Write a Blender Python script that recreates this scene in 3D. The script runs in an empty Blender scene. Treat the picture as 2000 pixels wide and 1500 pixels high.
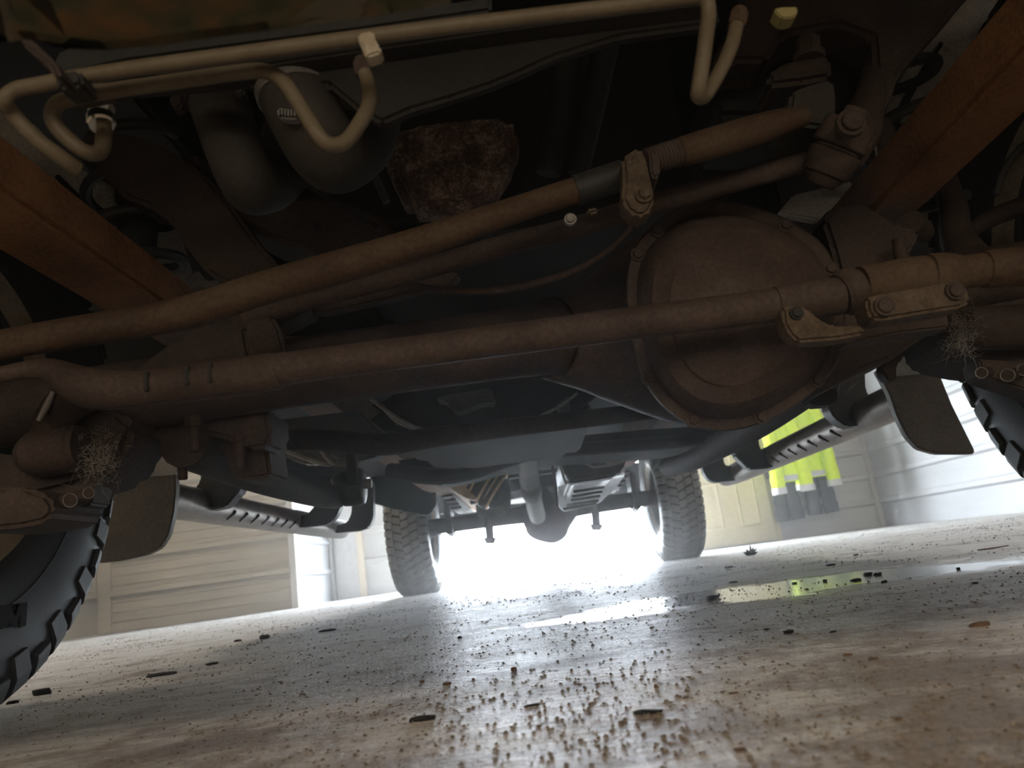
import bpy, bmesh, math, random
from mathutils import Vector, Matrix, noise as mnoise
random.seed(7)
PI = math.pi
SC = bpy.context.scene
COL = SC.collection

# ------------------------------------------------------------------ camera
CAM = Vector((0, 0, 0.108)); FPX = 1500.0
ROLL = math.radians(7.7); PITCH = math.atan(350/1500)
_F = Vector((0, math.cos(PITCH), math.sin(PITCH)))
_D = Vector((0, math.sin(PITCH), -math.cos(PITCH)))
_X = Vector((1, 0, 0))
RV = _X*math.cos(ROLL) + _D*math.sin(ROLL)
DV = -_X*math.sin(ROLL) + _D*math.cos(ROLL)
cd = bpy.data.cameras.new('camera'); cam = bpy.data.objects.new('camera', cd); COL.objects.link(cam)
cd.sensor_width = 36; cd.lens = 27; cd.clip_start = .02; cd.clip_end = 300
M = Matrix((( RV.x, -DV.x, -_F.x, CAM.x), (RV.y, -DV.y, -_F.y, CAM.y), (RV.z, -DV.z, -_F.z, CAM.z), (0, 0, 0, 1)))
cam.matrix_world = M
cd.dof.use_dof = True; cd.dof.focus_distance = 1.05; cd.dof.aperture_fstop = 9.0
SC.camera = cam

# ------------------------------------------------------------------ world, lamps, exposure
SC.view_settings.view_transform = 'Standard'; SC.view_settings.look = 'None'
SC.view_settings.exposure = 0.9; SC.view_settings.gamma = 1.0
SC.view_settings.use_curve_mapping = False
SC.cycles.use_denoising = True
SC.cycles.max_bounces = 10; SC.cycles.diffuse_bounces = 6; SC.cycles.glossy_bounces = 4
SC.cycles.sample_clamp_indirect = 8
W = bpy.data.worlds.new('World'); SC.world = W; W.use_nodes = True
bg = W.node_tree.nodes['Background']; bg.inputs[0].default_value = (.82, .91, 1, 1); bg.inputs[1].default_value = 28.0

def area(name, loc, rot, sx, sy, power, col, portal=False):
    l = bpy.data.lights.new(name, 'AREA'); l.shape = 'RECTANGLE'; l.size = sx; l.size_y = sy
    l.energy = power; l.color = col
    o = bpy.data.objects.new(name, l); o.location = loc; o.rotation_euler = rot; COL.objects.link(o)
    if portal: l.cycles.is_portal = True
    return o
YB = 7.5            # back wall with the open doorway
OX0, OX1, OZ = -1.25, 1.38, 2.7
area('opening_portal', ((OX0+OX1)/2, YB+.1, OZ/2), (-PI/2, 0, 0), OX1-OX0, OZ, 1, (1, 1, 1), True)
WARM = (1, .82, .60)
area('shop_lamp', (-1.0, -2.9, 3.0), (0, 0, 0), 1.2, .4, 36, WARM)
area('shop_lamp', (1.3, -2.6, 3.0), (0, 0, 0), 1.2, .4, 56, WARM)
area('front_fill_light', (.2, -4.1, 1.1), (PI/2, 0, 0), 4.5, 1.6, 55, (1, .84, .64))  # unseen low fill, added behind the camera to even out the near floor
area('shop_lamp', (-2.4, 2.6, 3.3), (0, 0, 0), .4, 1.4, 40, (1, .86, .68))
area('shop_lamp', (2.5, 3.2, 3.3), (0, 0, 0), .4, 1.4, 34, (1, .93, .82))

# ------------------------------------------------------------------ pixel -> world at a depth
def ray(px, py):
    return RV*(px-1000) + DV*(py-750) + _F*FPX
def P(px, py, Y):
    r = ray(px, py); return CAM + r*(Y/r.y)
def S(px, py, Y):
    return Y/ray(px, py).y
def G(px, py):                      # point on the floor
    r = ray(px, py); return CAM + r*(-CAM.z/r.z)

# ------------------------------------------------------------------ materials
def newmat(name):
    m = bpy.data.materials.new(name); m.use_nodes = True
    nt = m.node_tree; return m, nt, nt.nodes['Principled BSDF']
def nd(nt, t, **kw):
    n = nt.nodes.new(t)
    for k, v in kw.items():
        if k.startswith('i_'):
            n.inputs[k[2:].replace('_', ' ')].default_value = v
        else: setattr(n, k, v)
    return n
def ramp(nt, src, stops):
    r = nt.nodes.new('ShaderNodeValToRGB'); e = r.color_ramp.elements
    while len(e) < len(stops): e.new(.5)
    for i, (p, c) in enumerate(stops):
        e[i].position = p; e[i].color = (*c, 1) if len(c) == 3 else c
    nt.links.new(src, r.inputs[0]); return r.outputs[0]
def tc(nt, out='Object'):
    return nt.nodes.new('ShaderNodeTexCoord').outputs[out]
def noise(nt, vec, scale, detail=6, rough=.6):
    n = nd(nt, 'ShaderNodeTexNoise'); n.inputs['Scale'].default_value = scale
    n.inputs['Detail'].default_value = detail; n.inputs['Roughness'].default_value = rough
    nt.links.new(vec, n.inputs['Vector']); return n.outputs['Fac']
def bump(nt, bs, h, strength=.4, dist=.003):
    b = nd(nt, 'ShaderNodeBump'); b.inputs['Strength'].default_value = strength
    b.inputs['Distance'].default_value = dist
    nt.links.new(h, b.inputs['Height']); nt.links.new(b.outputs[0], bs.inputs['Normal'])
def mottled(name, stops, scale=14, rough=(.6, .9), bs=60, bst=.5, bd=.002, metal=0, fine=220, spec=.4):
    m, nt, b = newmat(name); v = tc(nt); b.inputs['Specular IOR Level'].default_value = spec
    n = noise(nt, v, scale); f = noise(nt, v, fine, 3)
    mx = nd(nt, 'ShaderNodeMath', operation='MULTIPLY_ADD'); nt.links.new(f, mx.inputs[0]); mx.inputs[1].default_value = .7
    sb = nd(nt, 'ShaderNodeMath', operation='SUBTRACT'); nt.links.new(n, sb.inputs[0]); sb.inputs[1].default_value = .35
    nt.links.new(sb.outputs[0], mx.inputs[2])
    nt.links.new(ramp(nt, mx.outputs[0], stops), b.inputs['Base Color'])
    r = nd(nt, 'ShaderNodeMapRange'); nt.links.new(n, r.inputs[0]); r.inputs[3].default_value = rough[0]; r.inputs[4].default_value = rough[1]
    nt.links.new(r.outputs[0], b.inputs['Roughness']); b.inputs['Metallic'].default_value = metal
    if bst: bump(nt, b, noise(nt, v, bs, 5), bst, bd)
    return m
def plain(name, c, rough=.6, metal=0, bs=0, spec=.5):
    m, nt, b = newmat(name); b.inputs['Base Color'].default_value = (*c, 1)
    b.inputs['Roughness'].default_value = rough; b.inputs['Metallic'].default_value = metal
    b.inputs['Specular IOR Level'].default_value = spec
    v = tc(nt); n = noise(nt, v, 25, 4)
    mx = nd(nt, 'ShaderNodeMix', data_type='RGBA', blend_type='MULTIPLY'); mx.inputs['Factor'].default_value = .5
    nt.links.new(n, mx.inputs['Factor'])
    mx.inputs[6].default_value = (*c, 1); mx.inputs[7].default_value = (.72, .7, .68, 1)
    nt.links.new(mx.outputs[2], b.inputs['Base Color'])
    if bs: bump(nt, b, noise(nt, v, bs, 4), .3, .002)
    return m

RUST = mottled('rust_brown', [(.25, (0.02668, 0.017, 0.01368)), (.5, (0.05039, 0.03399, 0.02736)), (.75, (0.08003, 0.05882, 0.0494))])
RUSTD = mottled('rust_dark', [(.25, (0.01824, 0.01204, 0.00988)), (.5, (0.03648, 0.02475, 0.01976)), (.75, (0.0608, 0.04414, 0.03648))])
RUSTO = mottled('rust_orange', [(.3, (0.03243, 0.01775, 0.01015)), (.5, (0.05722, 0.03328, 0.01804)), (.72, (0.08012, 0.05325, 0.0327))], scale=9)
RAIL = mottled('rail_rust', [(.3, (0.108, 0.0506, 0.02)), (.5, (0.198, 0.092, 0.036)), (.72, (0.27, 0.138, 0.06))], scale=9)
RUSTX = mottled('rust_flaked', [(.3, (0.054, 0.0396, 0.036)), (.5, (0.162, 0.1044, 0.0828)), (.72, (0.468, 0.36, 0.288))], scale=30, bs=90, bst=1, bd=.006)
CAKED = mottled('caked_dirt', [(.3, (0.04016, 0.02551, 0.01575)), (.5, (0.08032, 0.0567, 0.0378)), (.75, (0.1231, 0.0936, 0.06615))], scale=40, bs=140, bst=1, bd=.003)
BUMP = mottled('bumper_rust', [(.3, (0.08612, 0.09486, 0.0694)), (.5, (0.1477, 0.138, 0.09915)), (.72, (0.2214, 0.1553, 0.09915))], scale=5, fine=60)
TAN = mottled('tube_tan', [(.3, (0.1014, 0.07969, 0.05071)), (.55, (0.1256, 0.1014, 0.06762)), (.8, (0.1401, 0.1159, 0.08211))], scale=30, rough=(.35, .55), bst=.1)
STEEL = mottled('dull_steel', [(.3, (.16, .15, .14)), (.6, (.26, .25, .24))], scale=20, rough=(.35, .6), metal=.6)
CHROME = plain('bright_fitting', (.75, .72, .66), .2, 1)
BRASS = plain('brass', (.65, .42, .14), .35, .9)
LABELW = mottled('white_clip', [(.35, (0.3125, 0.2621, 0.1915)), (.6, (0.4032, 0.3629, 0.2923))], scale=60, bst=.2)
YEL = plain('yellow_plastic', (.26, .23, .09), .5)
RUB = mottled('tyre_rubber', [(.3, (.010, .010, .0105)), (.7, (.024, .0235, .023))], scale=12, rough=(.5, .72), bs=240, bst=.15, spec=.28)
RUBG = mottled('dusty_rubber', [(.3, (0.0825, 0.0795, 0.075)), (.7, (0.1725, 0.165, 0.15))], scale=10, rough=(.6, .85), bs=240, bst=.25)
HOSE = mottled('hose_rubber', [(.3, (0.0238, 0.02124, 0.01821)), (.7, (0.0476, 0.04299, 0.03534))], scale=16, rough=(.55, .8), bs=120, bst=.15)
BLK = mottled('black_plastic', [(.3, (.02, .02, .021)), (.7, (.04, .039, .038))], scale=14, rough=(.4, .6), bst=.1)
FLAP = mottled('dusty_flap', [(.3, (0.09, 0.0828, 0.0684)), (.7, (0.216, 0.18, 0.135))], scale=6, rough=(.4, .6), bst=.1)
LINER = mottled('grey_liner', [(.3, (0.289, 0.272, 0.255)), (.55, (0.476, 0.459, 0.4334)), (.8, (0.646, 0.612, 0.578))], scale=7, rough=(.7, .9), bs=170, bst=.8, bd=.003)
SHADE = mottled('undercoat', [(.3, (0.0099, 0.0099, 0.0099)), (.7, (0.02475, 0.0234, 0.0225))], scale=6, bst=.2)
GREYP = mottled('grey_casting', [(.3, (0.036, 0.036, 0.036)), (.7, (0.072, 0.072, 0.0702))], scale=12, rough=(.5, .75), bst=.3)
ALU = mottled('heat_shield', [(.3, (.34, .25, .15)), (.7, (.6, .47, .32))], scale=20, rough=(.3, .5), metal=.7, bst=.2)
TANK = mottled('tank_plastic', [(.3, (0.05, 0.05, 0.05)), (.7, (0.085, 0.0825, 0.08))], scale=9, rough=(.35, .5), bst=.15)
RIM = mottled('rim_steel', [(.3, (0.15, 0.11, 0.065)), (.7, (0.25, 0.215, 0.16))], scale=20, rough=(.4, .6), metal=.3, bst=.2)
SHAFT = mottled('shaft_steel', [(.3, (.07, .065, .06)), (.7, (.13, .12, .11))], scale=16, rough=(.6, .8), bst=.3)
SHINE = mottled('lit_shield', [(.3, (.55, .36, .18)), (.7, (.8, .62, .42))], scale=30, rough=(.35, .5), metal=.3, bst=.2)  # bright tone paints in the light caught by muffler ribs and shield
WEB = plain('cobweb', (.38, .35, .32), .6)
BOARD = mottled('step_bar_steel', [(.3, (0.182, 0.154, 0.126)), (.7, (0.322, 0.28, 0.238))], scale=16, rough=(.3, .5), metal=.4)
HIVIS = plain('hi_vis_cloth', (.74, .95, .008), .8)
SILV = plain('silver_tape', (.62, .62, .62), .4)
GCLO = mottled('grey_cloth', [(.3, (0.04836, 0.04524, 0.04455)), (.7, (0.08928, 0.08352, 0.0825))], scale=14, rough=(.8, .95), bst=.3)
CREAM = plain('cream_paint', (.56, .48, .28), .5)
TRIMW = plain('white_trim', (.60, .59, .57), .5)
TRIMT = plain('tan_trim', (.60, .52, .38), .6)
CHIP = plain('black_rubber_chip', (.014, .013, .012), .9, bs=300, spec=.15)
CHIPB = plain('brown_clod', (.10, .06, .035), .9, bs=300)
GRIT = mottled('grit', [(.3, (.03, .025, .02)), (.55, (.12, .10, .08)), (.8, (.35, .3, .25))], scale=300, bst=0)

def metal_sheet(name, lo, hi, axis):
    m, nt, b = newmat(name); v = tc(nt)
    mp = nd(nt, 'ShaderNodeMapping'); mp.inputs['Scale'].default_value = (1, 1, 14); nt.links.new(v, mp.inputs[0])
    n = noise(nt, mp.outputs[0], .7, 6); n2 = noise(nt, v, 1.1, 5)
    ad = nd(nt, 'ShaderNodeMath', operation='MULTIPLY_ADD'); nt.links.new(n, ad.inputs[0]); ad.inputs[1].default_value = .5
    m2 = nd(nt, 'ShaderNodeMath', operation='MULTIPLY'); nt.links.new(n2, m2.inputs[0]); m2.inputs[1].default_value = .5
    nt.links.new(m2.outputs[0], ad.inputs[2])
    nt.links.new(ramp(nt, ad.outputs[0], [(.32, lo), (.62, hi)]), b.inputs['Base Color'])
    b.inputs['Roughness'].default_value = .38
    bump(nt, b, n2, .5, .02)
    return m
WALL = metal_sheet('beige_sheet_metal', (.31, .275, .21), (.47, .42, .33), 0)
WALLW = metal_sheet('white_sheet_metal', (.24, .24, .24), (.33, .33, .34), 0)
WALLG = metal_sheet('grey_sheet_metal', (.30, .29, .265), (.42, .405, .37), 0)

WALLR = metal_sheet('pale_sheet_metal', (.30, .30, .30), (.40, .40, .41), 0)
def floor_mat():
    m, nt, b = newmat('stained_concrete'); v = tc(nt); L = nt.links
    def mixc(f, a, c):
        x = nd(nt, 'ShaderNodeMix', data_type='RGBA'); L.new(f, x.inputs['Factor'])
        if isinstance(a, tuple): x.inputs[6].default_value = (*a, 1)
        else: L.new(a, x.inputs[6])
        if isinstance(c, tuple): x.inputs[7].default_value = (*c, 1)
        else: L.new(c, x.inputs[7])
        return x.outputs[2]
    def mth(op, a, c, clamp=False):
        x = nd(nt, 'ShaderNodeMath', operation=op); x.use_clamp = clamp
        for i, q in enumerate((a, c)):
            if isinstance(q, (int, float)): x.inputs[i].default_value = q
            else: L.new(q, x.inputs[i])
        return x.outputs[0]
    base = ramp(nt, noise(nt, v, 1.6, 8, .65), [(.3, (.45, .435, .41)), (.55, (.60, .585, .56)), (.75, (.70, .685, .66))])
    # brown dirt, more of it towards the front of the bay
    sep = nd(nt, 'ShaderNodeSeparateXYZ'); L.new(v, sep.inputs[0])
    near = nd(nt, 'ShaderNodeMapRange'); L.new(sep.outputs[1], near.inputs[0]); near.inputs[1].default_value = .3; near.inputs[2].default_value = 1.15
    near.inputs[3].default_value = .10; near.inputs[4].default_value = -.03
    nz = mth('ADD', noise(nt, v, 5.5, 9, .72), near.outputs[0])
    dirt = ramp(nt, nz, [(.50, (0, 0, 0)), (.60, (1, 1, 1))])
    c1 = mixc(mth('MULTIPLY', dirt, .85), base, (.20, .14, .092))
    scr = nd(nt, 'ShaderNodeMapping'); scr.inputs['Scale'].default_value = (2.2, 14, 1); scr.inputs['Rotation'].default_value = (0, 0, .1); L.new(v, scr.inputs[0])
    st = ramp(nt, noise(nt, scr.outputs[0], 2.0, 8, .75), [(.50, (0, 0, 0)), (.62, (1, 1, 1))])
    c2 = mixc(mth('MULTIPLY', st, .6), c1, (.20, .17, .14))
    sp = ramp(nt, noise(nt, v, 90, 7, .8), [(.54, (0, 0, 0)), (.62, (1, 1, 1))])
    c3 = mixc(mth('MULTIPLY', sp, .6), c2, (.07, .055, .042))
    # wet patch
    mp = nd(nt, 'ShaderNodeMapping'); mp.vector_type = 'POINT'
    mp.inputs['Location'].default_value = (-.47/.45, -1.50/.25, 0); mp.inputs['Scale'].default_value = (1/.45, 1/.25, 1); L.new(v, mp.inputs[0])
    ln = nd(nt, 'ShaderNodeVectorMath', operation='LENGTH'); L.new(mp.outputs[0], ln.inputs[0])
    wn = mth('MULTIPLY', mth('SUBTRACT', noise(nt, v, 4, 6), .5), 1.6)
    wet = nd(nt, 'ShaderNodeMapRange'); L.new(mth('ADD', ln.outputs[1], wn), wet.inputs[0]); wet.inputs[1].default_value = .72; wet.inputs[2].default_value = 1.08
    wet.inputs[3].default_value = 1; wet.inputs[4].default_value = 0
    w = wet.outputs[0]
    c4 = mixc(mth('MULTIPLY', w, .92), c3, (.045, .04, .034))
    L.new(c4, b.inputs['Base Color'])
    rg = nd(nt, 'ShaderNodeMapRange'); L.new(noise(nt, v, 9, 5), rg.inputs[0]); rg.inputs[3].default_value = .3; rg.inputs[4].default_value = .6
    rr = nd(nt, 'ShaderNodeMix', data_type='FLOAT'); L.new(w, rr.inputs[0]); L.new(rg.outputs[0], rr.inputs[2]); rr.inputs[3].default_value = .055
    L.new(rr.outputs[0], b.inputs['Roughness'])
    h = mth('ADD', mth('ADD', noise(nt, v, 60, 6, .7), mth('MULTIPLY', noise(nt, scr.outputs[0], 9, 5), .8)), mth('MULTIPLY', noise(nt, v, 14, 4, .6), 1.5))
    h = mth('ADD', h, mth('MULTIPLY', noise(nt, v, 230, 4, .7), .6))
    bp = nd(nt, 'ShaderNodeBump'); bp.inputs['Distance'].default_value = .012
    bs_ = mth('MULTIPLY_ADD', w, -.925); bs_.node.inputs[2].default_value = .95
    L.new(bs_, bp.inputs['Strength']); L.new(h, bp.inputs['Height']); L.new(bp.outputs[0], b.inputs['Normal'])
    return m
FLOOR = floor_mat()
OUT = plain('outdoor_concrete', (.62, .62, .60), .8)

# ------------------------------------------------------------------ mesh helpers
def obj(name, bm, mat, parent=None, label=None, smooth=True, angle=40):
    me = bpy.data.meshes.new(name)
    bmesh.ops.recalc_face_normals(bm, faces=bm.faces[:])
    if smooth:
        for f in bm.faces: f.smooth = True
        ca = math.radians(angle)
        for e in bm.edges:
            e.smooth = not (len(e.link_faces) == 2 and e.calc_face_angle(0) > ca)
    bm.to_mesh(me); bm.free()
    if mat: me.materials.append(mat)
    o = bpy.data.objects.new(name, me); COL.objects.link(o)
    if parent is not None:
        o.parent = parent; o.matrix_parent_inverse = parent_world(parent).inverted()
    if label: o['label'] = label
    return o
def parent_world(p):
    m = p.matrix_basis.copy()
    if p.parent is not None: m = parent_world(p.parent) @ p.matrix_parent_inverse @ m
    return m
def tag(o, label, cat, group=None, kind=None):
    o['label'] = label; o['category'] = cat
    if group: o['group'] = group
    if kind: o['kind'] = kind
    return o
def struct(name, bm, mat, parent=None, **k):
    o = obj(name, bm, mat, parent, **k)
    if parent is None: o['kind'] = 'structure'
    return o
def catmull(pts, n):
    out = []
    for i in range(len(pts)-1):
        p0 = pts[max(i-1, 0)]; p1 = pts[i]; p2 = pts[i+1]; p3 = pts[min(i+2, len(pts)-1)]
        for k in range(n):
            t = k/n
            out.append([.5*(2*b + (c-a)*t + (2*a-5*b+4*c-d)*t*t + (3*b-a-3*c+d)*t**3) for a, b, c, d in zip(p0, p1, p2, p3)])
    out.append(list(pts[-1])); return out
def sweep(bm, path, radii, seg=14, cap=True, flat=1.0):
    n = len(path); rings = []
    tp = (path[1]-path[0]).normalized()
    up = Vector((0, 0, 1)) if abs(tp.z) < .9 else Vector((0, 1, 0))
    nv = (up - tp*up.dot(tp)).normalized()
    for i in range(n):
        t = (path[min(i+1, n-1)] - path[max(i-1, 0)]).normalized()
        nv = (nv - t*nv.dot(t)).normalized(); bv = t.cross(nv)
        rings.append([bm.verts.new(path[i] + (nv*math.cos(a)*flat + bv*math.sin(a))*radii[i]) for a in [2*PI*k/seg for k in range(seg)]])
    for i in range(n-1):
        for k in range(seg):
            bm.faces.new((rings[i][k], rings[i][(k+1) % seg], rings[i+1][(k+1) % seg], rings[i+1][k]))
    if cap: bm.faces.new(rings[0][::-1]); bm.faces.new(rings[-1])
    return rings
def wtube_bm(pts, seg=14, sub=5, bm=None, rib=None, flat=1.0):   # world points (x,y,z,r)
    bm = bm or bmesh.new()
    q = catmull([tuple(p) for p in pts], sub) if sub > 1 and len(pts) > 2 else [list(p) for p in pts]
    if rib:
        q2 = []; L = 0; cum = [0]
        for a, b in zip(q, q[1:]): L += (Vector(b[:3])-Vector(a[:3])).length; cum.append(L)
        nr, amp = rib; m = nr*4
        for j in range(m+1):
            s = L*j/m; i = 0
            while i < len(q)-2 and cum[i+1] < s: i += 1
            t = (s-cum[i])/max(1e-9, cum[i+1]-cum[i])
            p = [x+(y-x)*t for x, y in zip(q[i], q[i+1])]; p[3] *= 1 + amp*(1 if j % 4 in (1, 2) else -1); q2.append(p)
        q = q2
    sweep(bm, [Vector(p[:3]) for p in q], [p[3] for p in q], seg, True, flat); return bm
def tube_bm(pts, seg=14, sub=5, bm=None, rib=None, flat=1.0):    # pixel points (px,py,Y,r_px)
    w = []
    for px, py, Y, r in pts:
        p = P(px, py, Y); w.append((p.x, p.y, p.z, r*S(px, py, Y)))
    return wtube_bm(w, seg, sub, bm, rib, flat)
def plate_bm(poly, Y, th, bev=.0025, bm=None, inner=None):
    """solid sheet: outline given at its depth, extruded straight back"""
    b = bmesh.new()
    Ys = Y if isinstance(Y, (list, tuple)) else [Y]*len(poly)
    f = [b.verts.new(P(x, y, yy)) for (x, y), yy in zip(poly, Ys)]
    k = [b.verts.new(v.co + Vector((0, th, 0))) for v in f]
    n = len(f)
    b.faces.new(f); b.faces.new(k[::-1])
    for i in range(n): b.faces.new((f[i], k[i], k[(i+1) % n], f[(i+1) % n]))
    bmesh.ops.recalc_face_normals(b, faces=b.faces[:])
    if bev:
        try: bmesh.ops.bevel(b, geom=b.edges[:], offset=bev, segments=2, affect='EDGES', clamp_overlap=True)
        except Exception: pass
    bmesh.ops.triangulate(b, faces=[q for q in b.faces if len(q.verts) > 4])
    if bm is None: return b
    me = bpy.data.meshes.new('t'); b.to_mesh(me); b.free(); bm.from_mesh(me); bpy.data.meshes.remove(me); return bm
def cyl(bm, p0, p1, r0, r1=None, seg=16, cham=0):
    r1 = r0 if r1 is None else r1; p0 = Vector(p0); p1 = Vector(p1)
    d = (p1-p0)
    if cham:
        u = d.normalized()*cham
        sweep(bm, [p0, p0+u, p1-u, p1], [r0-cham, r0, r1, r1-cham], seg)
    else: sweep(bm, [p0, p1], [r0, r1], seg)
    return bm
def box(bm, lo, hi, bev=0):
    b = bmesh.new(); vs = [b.verts.new((x, y, z)) for x in (lo[0], hi[0]) for y in (lo[1], hi[1]) for z in (lo[2], hi[2])]
    for q in ((0, 1, 3, 2), (4, 6, 7, 5), (0, 4, 5, 1), (2, 3, 7, 6), (0, 2, 6, 4), (1, 5, 7, 3)): b.faces.new([vs[i] for i in q])
    if bev: bmesh.ops.bevel(b, geom=b.edges[:], offset=bev, segments=2, affect='EDGES')
    me = bpy.data.meshes.new('t'); b.to_mesh(me); b.free(); bm.from_mesh(me); bpy.data.meshes.remove(me); return bm
def ico(bm, c, r, sub=2, sc=(1, 1, 1), jit=0):
    ret = bmesh.ops.create_icosphere(bm, subdivisions=sub, radius=1)
    for v in ret['verts']:
        k = 1 + (random.uniform(-jit, jit) if jit else 0)
        v.co = Vector(c) + Vector((v.co.x*sc[0], v.co.y*sc[1], v.co.z*sc[2]))*r*k
    return bm

# ------------------------------------------------------------------ the setting
b = bmesh.new(); box(b, (-3.6, -4.2, -.1), (3.5, YB+.15, 0)); struct('floor', b, FLOOR, smooth=False)
b = bmesh.new(); box(b, (-60, YB+.15, -.12), (60, 120, -.012)); struct('ground', b, OUT, smooth=False)
b = bmesh.new(); box(b, (-3.7, -4.3, 3.5), (3.6, YB+.15, 3.6)); struct('ceiling', b, TRIMW, smooth=False)
XL, XR, YL, XJ = -3.55, 3.32, 6.35, -1.95
def ribs(parent, zs, p0, p1, nrm, mat, w=.035, d=.022):
    p0 = Vector(p0); p1 = Vector(p1); nrm = Vector(nrm)
    for z in zs:
        b = bmesh.new(); prof = [(-w, 0), (-w*.45, d), (w*.45, d), (w, 0)]
        A = [b.verts.new(p0 + Vector((0, 0, z+q)) + nrm*(k+.0005)) for q, k in prof]
        B = [b.verts.new(p1 + Vector((0, 0, z+q)) + nrm*(k+.0005)) for q, k in prof]
        for i in range(3): b.faces.new((A[i], A[i+1], B[i+1], B[i]))
        b.faces.new((A[3], A[0], B[0], B[3])); b.faces.new(A); b.faces.new(B[::-1])
        obj('panel_rib', b, mat, parent, smooth=False)
# back wall, in pieces around the open doorway
b = bmesh.new()
box(b, (XJ, YB, 0), (OX0, YB+.15, 3.5)); box(b, (OX1, YB, 0), (XR+.1, YB+.15, 3.5)); box(b, (OX0, YB, OZ), (OX1, YB+.15, 3.5))
wb = struct('wall_back', b, WALLG, smooth=False)
ribs(wb, [.24*k for k in range(1, 14)], (2.34, YB, 0), (XR, YB, 0), (0, -1, 0), WALLG)
ribs(wb, [.30*k for k in range(1, 11)], (-1.62, YB, .02), (OX0, YB, .02), (0, -1, 0), WALLG)
b = bmesh.new(); box(b, (XL-.1, YL, 0), (XJ, YL+.1, 3.5)); wl = struct('wall_left_front', b, WALL, smooth=False)
ribs(wl, [.015+.285*k for k in range(1, 12)], (-3.44, YL, 0), (XJ-.02, YL, 0), (0, -1, 0), WALL, w=.036, d=.045)
for k in range(3):
    ribs(wl, [.285*q+.075*(k+1)+.01 for q in range(0, 11)], (-3.44, YL, 0), (XJ-.02, YL, 0), (0, -1, 0), WALL, w=.012, d=.006)
b = bmesh.new(); box(b, (XJ-.1, YL+.1, 0), (XJ, YB+.15, 3.5)); wj = struct('wall_left_return', b, WALLW, smooth=False)
ribs(wj, [.27*k for k in range(1, 13)], (XJ, YL+.06, 0), (XJ, YB-.05, 0), (1, 0, 0), WALLW, w=.03, d=.022)
b = bmesh.new(); box(b, (XL-.1, -4.2, 0), (XL, YL, 3.5)); w2 = struct('wall_left', b, WALL, smooth=False)
ribs(w2, [.015+.285*k for k in range(1, 12)], (XL, -4.1, 0), (XL, YL-.1, 0), (1, 0, 0), WALL, w=.036, d=.045)
b = bmesh.new(); box(b, (XR, -4.2, 0), (XR+.1, YB, 3.5)); w3 = struct('wall_right', b, WALLR, smooth=False)
ribs(w3, [.24*k for k in range(1, 14)], (XR, -4.1, 0), (XR, YB-.06, 0), (-1, 0, 0), WALLR)
b = bmesh.new(); box(b, (XL-.1, -4.3, 0), (XR+.1, -4.2, 3.5)); struct('wall_front', b, WALL, smooth=False)
def strip(name, lo, hi, mat, bev=.004):
    b = bmesh.new(); box(b, lo, hi, bev); return struct(name, b, mat, smooth=False)
strip('trim_1', (XJ-.03, YL-.03, 0), (XJ+.025, YL+.04, 3.5), TRIMW)             # outer corner post
strip('trim_2', (XJ+.002, YB-.05, 0), (XJ+.035, YB-.002, 3.5), TRIMW)
strip('trim_3', (-1.90, YB-.035, 0), (-1.68, YB-.002, 3.5), TRIMW)
strip('trim_4', (-1.68, YB-.06, 0), (-1.62, YB-.002, 3.5), TRIMT)
strip('trim_5', (XR-.05, YB-.05, 0), (XR-.002, YB-.002, 3.5), WALLG)
strip('trim_6', (XL+.002, YL-.035, 0), (-3.44, YL-.002, 3.5), WALL)
strip('trim_7', (OX0-.06, YB-.03, 0), (OX0, YB-.001, OZ+.06), TRIMT)
strip('trim_8', (OX1, YB-.03, 0), (OX1+.05, YB-.001, OZ+.06), TRIMT)
strip('baseboard_left', (-3.44, YL-.03, 0), (XJ-.03, YL-.002, .05), WALL)
strip('baseboard_back', (2.34, YB-.02, 0), (XR-.05, YB-.002, .03), WALLG)
# cream panelled door
b = bmesh.new(); box(b, (1.52, YB-.05, .01), (2.28, YB-.006, 2.03), .003); d1 = struct('door_1', b, CREAM, smooth=False)
for px0, px1 in ((1.62, 1.82), (1.97, 2.17)):
    for z0, z1 in ((.17, .62), (.78, 1.42), (1.55, 1.88)):
        b = bmesh.new()
        o_ = [(px0, z0), (px1, z0), (px1, z1), (px0, z1)]; g = .035
        i_ = [(px0+g, z0+g), (px1-g, z0+g), (px1-g, z1-g), (px0+g, z1-g)]
        m_ = [(px0+g*.4, z0+g*.4), (px1-g*.4, z0+g*.4), (px1-g*.4, z1-g*.4), (px0+g*.4, z1-g*.4)]
        A = [b.verts.new((x, YB-.0505, z)) for x, z in o_]; Q = [b.verts.new((x, YB-.064, z)) for x, z in m_]; C = [b.verts.new((x, YB-.054, z)) for x, z in i_]
        for R0, R1 in ((A, Q), (Q, C)):
            for i in range(4): b.faces.new((R0[i], R0[(i+1) % 4], R1[(i+1) % 4], R1[i]))
        b.faces.new(C); b.faces.new(A[::-1]); obj('panel', b, CREAM, d1, smooth=False)
b = bmesh.new(); cyl(b, (1.57, YB-.05, .95), (1.57, YB-.09, .95), .012); ico(b, (1.57, YB-.115, .95), .03); obj('door_knob', b, CHROME, d1)
for i, (lo, hi) in enumerate((((1.44, YB-.03, 0), (1.515, YB-.001, 2.1)), ((2.285, YB-.03, 0), (2.34, YB-.001, 2.1)), ((1.44, YB-.03, 2.035), (2.34, YB-.001, 2.1)))):
    strip('trim_%d' % (9+i), lo, hi, CREAM)

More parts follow.
